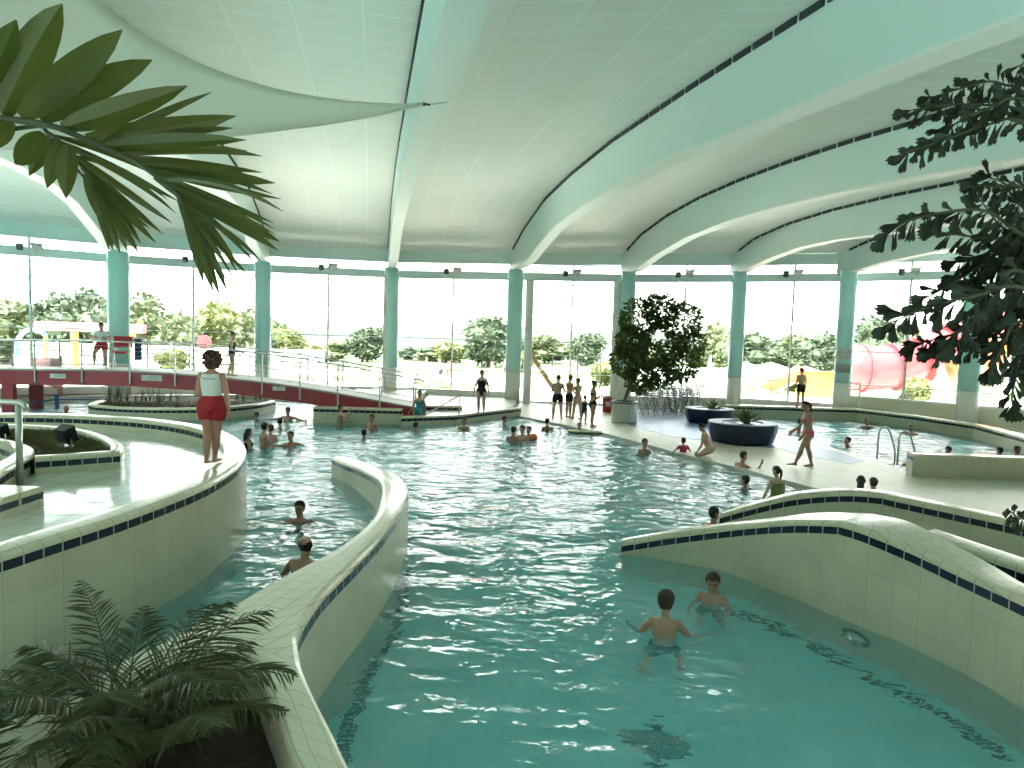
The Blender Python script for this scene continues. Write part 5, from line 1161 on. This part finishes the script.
WEAR = {'trunks': lambda l, t: (l == 'torso' and t < .055) or (l[:5] == 'thigh' and t < .55), 'shorts': lambda l, t: (l == 'torso' and t < .085) or (l[:5] == 'thigh' and t < .50), 'briefs': lambda l, t: (l == 'torso' and t < .035) or (l[:5] == 'thigh' and t < .12),
        'swimsuit': lambda l, t: (l == 'torso' and t < .235) or (l[:5] == 'thigh' and t < .10), 'bikini_top': lambda l, t: l == 'torso' and .165 < t < .212, 'tank': lambda l, t: (l == 'torso' and .03 < t < .272) or (l[:3] == 'arm' and t < .07), 'shirt': lambda l, t: (l == 'torso' and .02 < t < .28) or (l[:3] == 'arm' and t < .62)}
N_PEOPLE = [0]
def person(lab, loc, face, H, ps, skin='fair', hair=('short', 'brown'), wear=(), female=False, child=False, stout=1.0, sub=None, vox=.013, group=None, name='person', face_px=None):
    B = Body(H, ps, female, child, stout)
    me = B.mb.mesh('raw', [SK[skin]]); tmp = bpy.data.objects.new('tmp', me); COL.objects.link(tmp)
    md = tmp.modifiers.new('r', 'REMESH'); md.mode = 'VOXEL'; md.voxel_size = vox; md.use_smooth_shade = True
    sm_ = tmp.modifiers.new('s', 'SMOOTH'); sm_.factor = .5; sm_.iterations = 3
    dg = bpy.context.evaluated_depsgraph_get(); ev = tmp.evaluated_get(dg); em = bpy.data.meshes.new_from_object(ev)
    nv = len(em.vertices); co = np.empty(nv*3, 'f'); em.vertices.foreach_get('co', co); co = co.reshape(-1, 3)
    no = np.empty(nv*3, 'f'); em.vertices.foreach_get('normal', no); no = no.reshape(-1, 3)
    faces = [tuple(p.vertices) for p in em.polygons]
    bpy.data.objects.remove(tmp); bpy.data.meshes.remove(em)
    zmin = co[:, 2].min() if sub is None else sub
    off = np.array([0, 0, -zmin]); co = co+off
    # final body: remeshed skin + fingers + eyes and mouth
    fb = MB(); fb.add([tuple(c) for c in co], faces)
    for src, base in ((B.fing, 0), (B.eye, 1)):
        fb_o = len(fb.v); fb.v += [tuple(np.array(v)+off) for v in src.v]; fb.f += [[i+fb_o for i in f] for f in src.f]; fb.m += [base+q for q in src.m]; fb.uv += src.uv
    o = fb.build(name, [SK[skin], M_EYE, M_LIP], smooth=True, loc=loc, rz=math.radians(face)); tag(o, lab, 'person', group)
    # nearest limb of every skin vertex
    best = np.full(nv, 1e9); li = np.zeros(nv, int); lt = np.zeros(nv)
    for i, (l, a, b, ra, rb, ta, tb) in enumerate(B.segs):
        a = np.array(a)+off; b = np.array(b)+off; ab = b-a; u = np.clip(((co-a)@ab)/max(ab@ab, 1e-9), 0, 1); d = np.linalg.norm(co-(a+u[:, None]*ab), axis=1)-(ra+(rb-ra)*u)
        k = d < best; best[k] = d[k]; li[k] = i; lt[k] = (ta+(tb-ta)*u)[k]
    labs = [B.segs[i][0] for i in li]
    def shell(sel, thick, nm, mt, extra=None, jit=0):
        idx = np.where(sel)[0]; mp = -np.ones(nv, int); fs = [f for f in faces if all(sel[i] for i in f)]
        if not fs and not extra: return None
        used = sorted({i for f in fs for i in f}); mp[used] = np.arange(len(used))
        cnt = {}
        for f in fs:
            for a, b in zip(f, f[1:]+f[:1]): cnt[tuple(sorted((a, b)))] = cnt.get(tuple(sorted((a, b))), 0)+1
        rim = {i for e, c in cnt.items() if c == 1 for i in e}
        r = random.Random(len(used)); m = MB()
        V = [tuple(co[i]+no[i]*((thick*(1+jit*r.uniform(-1, 1))) if i not in rim else .001)) for i in used]
        # square hem: the rim is doubled, one ring on the skin and one at full thickness
        rmap = {}
        for i in rim: rmap[i] = len(V); V.append(tuple(co[i]+no[i]*thick))
        F2 = [tuple(int(rmap[i]) if i in rim else int(mp[i]) for i in f) for f in fs]
        for e, c in cnt.items():
            if c == 1: a, b = e; F2.append((int(mp[a]), int(mp[b]), rmap[b], rmap[a]))
        m.add(V, F2)
        if extra: extra(m)
        return m.build(nm, mt, o, smooth=True)
    k_ = H*B.head[4]; hc, hx, hf, hu = [np.array(q) for q in B.head[:4]]; hc = hc+off
    rel = co-hc; T = rel@hu/k_; Fw = rel@hf/k_; Xx = rel@hx/k_
    onhead = np.array([l == 'head' or l == 'neck' for l in labs]) & (np.linalg.norm(rel, axis=1) < .085*k_)
    style, hcol = hair
    def HP(x, f, u): return Vector(hc+hx*x*k_+hf*f*k_+hu*u*k_)
    thick = .009*k_/1.7*1.7
    line = np.where(Fw > .030, .034, np.where(Fw > .012, .034-(.030-Fw)*2.2, np.where(Fw > -.012, -.002-.0*Fw, -.040)))
    if style in ('long', 'bob', 'curly', 'wet'): line = np.where(Fw > .03, .036, np.where(Fw > .012, .0, -.05))
    sel = onhead & (T > line) & ~((np.abs(Xx) > .040) & (T < .012) & (Fw > -.016) & (style not in ('long', 'bob', 'curly')))
    ex = None
    if style == 'bald': sel = onhead & (T > -.042) & (T < .034) & (Fw < .006) & ~((np.abs(Xx) < .026) & (T > .016)); thick *= .6
    elif style == 'cap': pass
    elif style == 'bun': ex = lambda m: m.ball(HP(0, -.058, .045), .026*k_, 10, 8)
    elif style == 'pony': ex = lambda m: m.tube([HP(0, -.045, .03), HP(0, -.068, .015), HP(.004, -.070, -.04), HP(0, -.060, -.095), HP(0, -.055, -.125)], [.012*k_, .017*k_, .018*k_, .013*k_, .004*k_], 8)
    elif style == 'long': ex = lambda m: (m.tube([HP(0, -.02, .03), HP(0, -.040, -.02), HP(0, -.045, -.07), HP(0, -.048, -.12), HP(0, -.046, -.15)], [.03*k_, .042*k_, .044*k_, .036*k_, .014*k_], 12))
    elif style == 'bob': ex = lambda m: (m.tube([HP(0, -.012, .02), HP(0, -.018, -.02), HP(0, -.020, -.058), HP(0, -.020, -.075)], [.044*k_, .053*k_, .050*k_, .03*k_], 14))
    elif style == 'curly':
        def ex(m):
            r = random.Random(9)
            for _ in range(190):
                d = Vector((r.gauss(0, 1), r.gauss(0, 1), r.gauss(0, 1))).normalized(); c = (d.x*.072, d.y*.062-.014, d.z*.074-.006)
                if c[1] > .022 and c[2] < .035: continue
                m.ball(HP(*c), r.uniform(.012, .019)*k_, 7, 5)
    jit = .35 if style in ('short', 'curly') else .15
    shell(sel, thick, 'hair', HM[hcol], ex, jit)
    lt_ = lt; wl_ = np.array(labs)
    for kind, colr, th in wear:
        fn = WEAR[kind]; s2 = np.array([fn(l, t) for l, t in zip(labs, lt_)])
        shell(s2, th, {'bikini_top': 'bikini_top', 'tank': 'vest', 'briefs': 'briefs'}.get(kind, kind), CM[colr])
    N_PEOPLE[0] += 1
    o['_b'] = 0; del o['_b']
    return o, B, off
def swimmer(lab, px, yw, ytop, face, H=1.72, ps=SWIM, **k):
    p = at(px, yw, WATER); d = p.y; up = (yw-ytop)*d/F_PX/math.cos(PITCH)
    B = Body(H, ps, k.get('female', False), k.get('child', False), k.get('stout', 1.0))
    ztop = max(v[2] for v in B.mb.v)+.012
    return person(lab, (p.x, p.y, WATER), face, H, ps, sub=max(.2, ztop-up), **k)
AWAY, TO, LEFT, RIGHT = 0, 180, 90, -90
# --- on their feet
p = at(212, 464, 1.17)
LG_POSE = pose(aR=((.20, -.02, -1), (.10, .10, -1)), aL=((-.25, .05, -1), (.15, 1.0, .1)), lR=((-.10, .12, -1), (-.09, .0, -1)), lL=((.10, -.04, -1), (.07, -.34, -1)), head=(0, -6))
o, B, off = person('lifeguard woman in white vest and red shorts walking along the curved wall', (p.x, p.y, 1.175), 4, 1.70, LG_POSE, 'warm', ('curly', 'auburn'), (('shorts', 'red', .016), ('tank', 'white', .010)), female=True, vox=.010, stout=1.04)
sp = B.spine; c = Vector(sp[7][1])+Vector((0, 0, off[2])); m = MB()
for k in range(11):
    x = -.085+.017*k; m.box((x, -(.066*1.7+.0135)*math.sqrt(max(.1, 1-(x/.20)**2)), c.z-.02), (.012, .004, .014 if k % 3 else .018), rz=-x*2.2)
m.build('lettering', mat('grey_ink', (.3, .3, .3), .6), o)
p = at(806, 467, 0)
GIRL = pose(aR=((.15, .28, -1), (.0, .75, -.6)), aL=((-.12, .12, -1), (.0, .6, -.8)), lR=((.02, -.34, -1), (.0, -.20, -1)), lL=((-.02, .48, -1), (-.01, .42, -1), (0, .9, .1)), lean=(3, 6), head=(0, -8))
GIRL['lL'] = ((-.02, .50, -1), (-.01, .36, -1), (0, .95, .05)); GIRL['lR'] = ((.02, -.16, -1), (.0, -.30, -1), (0, 1, -.05))
person('girl in a pink bikini striding left across the wet deck', (p.x, p.y, .0), LEFT, 1.80, GIRL, 'tan', ('pony', 'brown'), (('briefs', 'pink', .007), ('bikini_top', 'pink', .007)), female=True, vox=.010)
p = atY(800, 406, 29.85); person('man in dark trunks standing on the far ledge facing the glass', (p.x, p.y, .44), 8, 1.76, pose(lR=((.06, .05, -1), (.03, .0, -1)), lL=((-.08, -.05, -1), (-.04, -.05, -1))), 'fair', ('short', 'brown'), (('trunks', 'black', .014),))
p = at(481, 413, .24); person('woman in a black swimsuit walking along the far platform', (p.x, p.y, .24), 172, 1.66, pose(aR=((.35, .05, -1), (.15, .2, -1)), aL=((-.35, -.05, -1), (-.15, .15, -1)), lR=((.0, .15, -1), (-.02, .05, -1)), lL=((.02, -.1, -1), (.04, -.35, -1)), head=(10, -12)), 'fair', ('bun', 'brown'), (('swimsuit', 'black', .008),), female=True, stout=1.18)
p = at(557, 419, 0); person('man in black trunks with his back turned, leftmost of the standing group', (p.x, p.y, 0), -8, 1.76, pose(lR=((.12, .0, -1), (.05, .0, -1)), lL=((-.12, .0, -1), (-.05, .0, -1)), aR=((.3, .3, -1), (.2, .8, .1)), aL=((-.25, .2, -1), (.3, .8, .3)), head=(0, -18)), 'fair', ('short', 'brown'), (('trunks', 'black', .014),), stout=1.06)
p = at(568.5, 417.5, 0); person('dark-haired man behind the leftmost man of the standing group', (p.x, p.y, 0), -60, 1.74, pose(aR=((.2, .1, -1), (.1, .7, -.3)), aL=((-.2, .3, -1), (.1, .8, .1)), head=(20, -15)), 'tan', ('short', 'black'), (('trunks', 'black', .014),))
p = at(577, 419.5, 0); person('slim bare-backed person reaching left, third of the standing group', (p.x, p.y, 0), 40, 1.66, pose(aR=((.25, .35, -1), (.1, .9, -.1)), aL=((-.4, .6, -.8), (-.2, .9, .2)), lR=((.08, -.08, -1), (.04, -.10, -1)), lL=((-.10, .16, -1), (-.05, .1, -1))), 'fair', ('short', 'brown'), (('briefs', 'beige', .007),), female=True)
p = at(592, 427, 0); person('woman in black bikini bottoms with hair up, rightmost of the standing group', (p.x, p.y, 0), -75, 1.70, pose(aR=((.2, .1, -1), (-.3, .8, .4)), aL=((-.1, .2, -1), (.5, .8, .3)), lR=((.03, -.05, -1), (.02, -.15, -1)), lL=((-.04, .12, -1), (-.02, .02, -1)), head=(0, -10)), 'tan', ('bun', 'black'), (('briefs', 'black', .008), ('bikini_top', 'black', .008)), female=True)
p = at(584, 424, 0); person('small child in a dark suit close behind the woman of the standing group', (p.x, p.y, 0), -50, 1.10, pose(aR=((.3, .5, -.8), (.1, .9, .2)), lR=((.05, .05, -1), (.0, -.1, -1)), lL=((-.12, -.2, -1), (-.05, -.2, -1))), 'tan', ('short', 'black'), (('swimsuit', 'navy', .007),), child=True)
q = bridge_pt(102, 25.0)
person('lifeguard in white shirt and red shorts resting on the bridge railing', (q.x, q.y, q.z), -158, 1.76, pose(lean=(-6, 6), aR=((.4, .1, -1), (-.4, .7, .3)), aL=((-.4, .1, -1), (.4, .7, .3)), lR=((.25, .75, -.75), (.02, -.05, -1)), lL=((-.1, .35, -1), (-.05, -.05, -1)), head=(5, -10)), 'warm', ('short', 'black'), (('shorts', 'red', .02), ('shirt', 'white', .012)))
q = bridge_pt(232, 25.0); person('woman in a black swimsuit walking right over the footbridge', (q.x, q.y, q.z), -80, 1.66, pose(aR=((.1, .1, -1), (0, .8, -.5)), aL=((-.1, .2, -1), (0, .8, -.4)), lR=((.03, .18, -1), (.0, -.05, -1)), lL=((-.03, -.1, -1), (-.0, -.35, -1)), head=(0, -15)), 'fair', ('bun', 'brown'), (('swimsuit', 'black', .008),), female=True, stout=1.05)
p = atY(420, 389, 24.15); person('woman in a turquoise swimsuit standing at the steps by the bridge end', (p.x, p.y, p.z-1.64), 160, 1.64, pose(aR=((.35, .3, -1), (.1, .6, -.6)), aL=((-.3, .0, -1), (-.1, .2, -1)), head=(15, -5)), 'tan', ('short', 'brown'), (('swimsuit', 'turquoise', .008),), female=True)
# --- near swimmers
BOYA = pose(lean=(20, 6), aR=((.55, .45, -.72), (.85, .55, -.10), (.85, .5, -.1)), aL=((-.60, .30, -.85), (-.55, .8, -.05), (-.4, .9, -.1)), lR=((.2, .5, -.8), (.1, -.5, -.9)), lL=((-.2, .2, -.9), (-.1, -.7, -.7)), head=(-12, 0))
swimmer('dark-haired boy seen from behind, reaching right in the near pool', 664, 637, 591, -14, 1.50, BOYA, skin='tan', hair=('short', 'brown'), wear=(('trunks', 'navy', .012),), child=True, vox=.009)
BOYB = pose(lean=(10, 4), aR=((.45, .3, -.9), (-.2, .8, -.3)), aL=((-.45, .3, -.9), (.1, .8, -.4)), lR=((.1, .3, -1), (.05, -.4, -1)), lL=((-.1, .1, -1), (-.05, -.5, -1)), head=(12, -10))
swimmer('boy facing the camera beside the front right wall', 713, 600, 569, 148, 1.42, BOYB, skin='tan', hair=('short', 'brown'), wear=(('trunks', 'darkgreen', .012),), child=True, vox=.009)
swimmer('dark-haired man facing the camera in the left channel', 300, 521, 500, 175, 1.76, SPREAD, skin='warm', hair=('short', 'black'), wear=(('trunks', 'navy', .012),), vox=.011)
swimmer('balding man seen from behind close to the middle wall', 304, 578, 535, -10, 1.76, pose(aR=((.4, .2, -1), (.1, .8, .0)), aL=((-.6, .3, -.7), (-.2, .8, .0)), lean=(4, 0), head=(0, -4)), skin='warm', hair=('bald', 'black'), wear=(('trunks', 'navy', .012),), stout=1.12, vox=.011)
swimmer('man with one arm stretched onto the second right wall', 713, 525, 506, -50, 1.75, pose(aR=((.75, .6, .25), (.5, .8, .35)), aL=((-.4, .4, -.8), (.1, .9, 0)), head=(-15, 5)), skin='tan', hair=('short', 'black'), wear=(('trunks', 'black', .012),))
# --- middle distance
S = swimmer
S('ponytailed girl seen from behind in an olive top by the far deck edge', 776, 498, 465, 15, 1.55, pose(aR=((.3, .2, -1), (.1, .5, -1)), aL=((-.3, .2, -1), (-.1, .5, -1)), head=(25, -5)), skin='fair', hair=('pony', 'brown'), wear=(('swimsuit', 'olive', .007),), female=True)
S('child swimming with only the head tilted above water left of the ponytailed girl', 747, 487, 475, 40, 1.45, SWIM, skin='tan', hair=('short', 'brown'), child=True)
S('man leaning forward with raised hand in front of the navy planter', 739, 469, 451, -65, 1.75, pose(lean=(25, 5), aR=((.35, .7, -.45), (.1, .4, .9)), aL=((-.5, .6, -.5), (.1, .9, .0)), head=(-10, 0)), skin='warm', hair=('short', 'brown'))
S('woman in a pale bikini bending forward at the water edge', 710, 459, 423, 62, 1.64, pose(lean=(38, 18), aR=((.35, -.2, -1), (-.1, .5, -.9)), aL=((-.3, .1, -1), (.1, .6, -.8)), lR=((.15, .8, -.5), (0, .0, -1)), lL=((-.15, .8, -.5), (0, .0, -1)), head=(0, -10)), skin='fair', hair=('short', 'brown'), wear=(('briefs', 'beige', .008), ('bikini_top', 'beige', .008)), female=True, stout=1.08)
S('small child in a bright pink shirt at the far water edge', 683, 454, 437, 10, 1.10, pose(aR=((.7, .3, -.7), (.4, .4, -.9)), aL=((-.7, .3, -.7), (-.4, .4, -.9))), skin='tan', hair=('short', 'black'), wear=(('shirt', 'magenta', .012),), child=True)
S('swimmer with cropped hair upright left of the child in pink', 644, 453, 438, -150, 1.70, DOWN, skin='warm', hair=('short', 'brown'))
S('dark-haired woman beside a second head behind the right walls', 860, 494, 475, -30, 1.64, DOWN, skin='tan', hair=('long', 'black'), female=True)
S('person with short dark hair, right one of the pair behind the right walls', 873, 495, 477, -10, 1.70, DOWN, skin='warm', hair=('short', 'brown'))
# --- left group
S('woman with long black hair beside the bare-backed man, left of the huddle', 248, 448, 428, -60, 1.64, DOWN, skin='tan', hair=('long', 'black'), wear=(('swimsuit', 'black', .007),), female=True)
S('man with broad bare back in the huddle by the curved wall', 264, 447, 422, -55, 1.78, pose(aR=((.3, .5, -.8), (0, .9, 0)), head=(35, 0)), skin='warm', hair=('short', 'black'), stout=1.08)
S('child half hidden behind the bare-backed man of the huddle', 271, 441, 424, 60, 1.45, DOWN, skin='warm', hair=('short', 'brown'), child=True)
S('small head low in the water behind the huddle', 258, 419, 412, 100, 1.60, SWIM, skin='tan', hair=('short', 'brown'))
S('dark wet-haired head between the huddle and the bridge', 280, 427, 418, 20, 1.68, SWIM, skin='tan', hair=('short', 'black'))
S('man facing the camera with arms spread beneath the bridge', 288, 420, 407, 180, 1.76, SPREAD, skin='warm', hair=('short', 'brown'))
S('man with dark hair and bare shoulders right of the huddle', 291, 446, 431, -160, 1.74, pose(aR=((.9, .2, -.4), (.2, .8, -.2)), aL=((-.9, .2, -.4), (-.2, .8, -.2)), head=(-40, 0)), skin='warm', hair=('short', 'black'))
S('bather raising a hand to the face beside the low wall', 340, 425, 404, -70, 1.70, pose(aR=((.5, .5, -.2), (-.3, .3, .9)), aL=((-.3, .3, -1), (0, .9, 0))), skin='warm', hair=('short', 'brown'))
S('swimmer with black hair and outstretched arms past the low wall', 364, 439, 429, 30, 1.66, SPREAD, skin='tan', hair=('short', 'black'))
S('man upright in the water between the low wall and open pool', 372, 429, 414, 150, 1.76, DOWN, skin='warm', hair=('short', 'brown'))
S('small dark head below the woman in turquoise', 415, 430, 422, -20, 1.66, SWIM, skin='tan', hair=('short', 'black'))
S('small head near the wall behind the curved basin', 67, 415, 405, -170, 1.70, SWIM, skin='warm', hair=('bald', 'auburn'))
# --- far middle
S('dark head left of the woman in black below the platform', 464, 429, 417, 160, 1.66, DOWN, skin='tan', hair=('short', 'black'))
S('reddish-haired man below the far platform', 504, 425, 416, -120, 1.76, DOWN, skin='warm', hair=('short', 'auburn'))
S('dark-haired swimmer seen from behind, left one of the ball trio', 513, 441, 426, -30, 1.70, DOWN, skin='warm', hair=('short', 'black'))
S('child in the middle of the ball trio', 522, 440, 425, 170, 1.50, DOWN, skin='fair', hair=('short', 'brown'), child=True)
S('dark head behind the ball, right one of the trio', 529, 438, 426, 140, 1.60, DOWN, skin='tan', hair=('short', 'black'))
S('swimmer with hair tied up right of the ball trio', 547, 430, 418, 10, 1.62, DOWN, skin='tan', hair=('bun', 'brown'), female=True)
S('child lying on the float board at the far edge', 579, 432, 422, 175, 1.30, pose(lean=(30, 10), aR=((.9, .6, -.1), (.7, .8, 0)), aL=((-.9, .6, -.1), (-.7, .8, 0)), lR=((.1, -.9, -.3), (0, -1, -.1)), lL=((-.1, -.9, -.3), (0, -1, -.1)), head=(0, 20)), skin='fair', hair=('short', 'fairhair'), wear=(('swimsuit', 'green', .007),), child=True)
# --- right-hand pool
S('small child in the right-hand pool behind the striding girl', 799, 432, 418, 60, 1.15, pose(aR=((.6, .6, -.6), (.1, .7, -.5)), aL=((-.5, .6, -.6), (-.1, .7, -.5))), skin='tan', hair=('short', 'black'), child=True)
S('man swimming left with arms ahead in the right-hand pool', 856, 447, 437, 80, 1.76, pose(lean=(55, 20), aR=((.3, 1, -.25), (.0, 1, .0)), aL=((-.3, 1, -.25), (-.0, 1, .0)), lR=((.05, -.8, -.5), (0, -1, -.2)), lL=((-.05, -.8, -.5), (0, -1, -.1)), head=(0, 35)), skin='warm', hair=('short', 'brown'))
S('head near the far corner of the right-hand pool', 866, 428, 418, 170, 1.66, SWIM, skin='tan', hair=('short', 'black'))
S('dark head at the long right edge behind the pool ladder', 910, 434, 424, 160, 1.66, SWIM, skin='warm', hair=('short', 'black'))
S('bather close to the ladder at the end of the low tiled wall', 910, 465, 452, 175, 1.70, DOWN, skin='warm', hair=('short', 'auburn'))
S('dark head above the low tiled wall, leftmost of three', 950, 455, 446, 30, 1.66, SWIM, skin='tan', hair=('short', 'black'))
S('dark head above the low tiled wall, middle of three', 1001, 457, 447, 20, 1.66, SWIM, skin='tan', hair=('short', 'black'))
S('dark head above the low tiled wall at the right edge', 1015, 456, 445, 200, 1.70, SWIM, skin='warm', hair=('short', 'brown'))
# --- sunbathers outside, a few pixels each
rd = random.Random(77)
for k, (px, Y, col_, lab) in enumerate(((448, 39, 'red', 'distant bather in red on the terrace left of the tall tree'), (440, 43, 'navy', 'distant bather in navy near the lime loungers'), (492, 40, 'pink', 'distant bather in pink left of the fourth column'), (425, 45, 'turquoise', 'distant bather in turquoise beyond the bridge end'), (505, 44, 'black', 'distant bather in black behind the woman on the platform'), (735, 40, 'red', 'distant bather in red outside the fifth column'), (700, 37, 'white', 'distant person in white among the terrace chairs'))):
    p = atY(px, 390, Y); person(lab, (p.x, Y, -.02), rd.uniform(0, 360), 1.68, WALK if k % 2 else STAND, 'fair', ('short', 'brown'), (('shorts' if k % 2 else 'swimsuit', col_, .012),), vox=.02, female=k % 2 == 0)
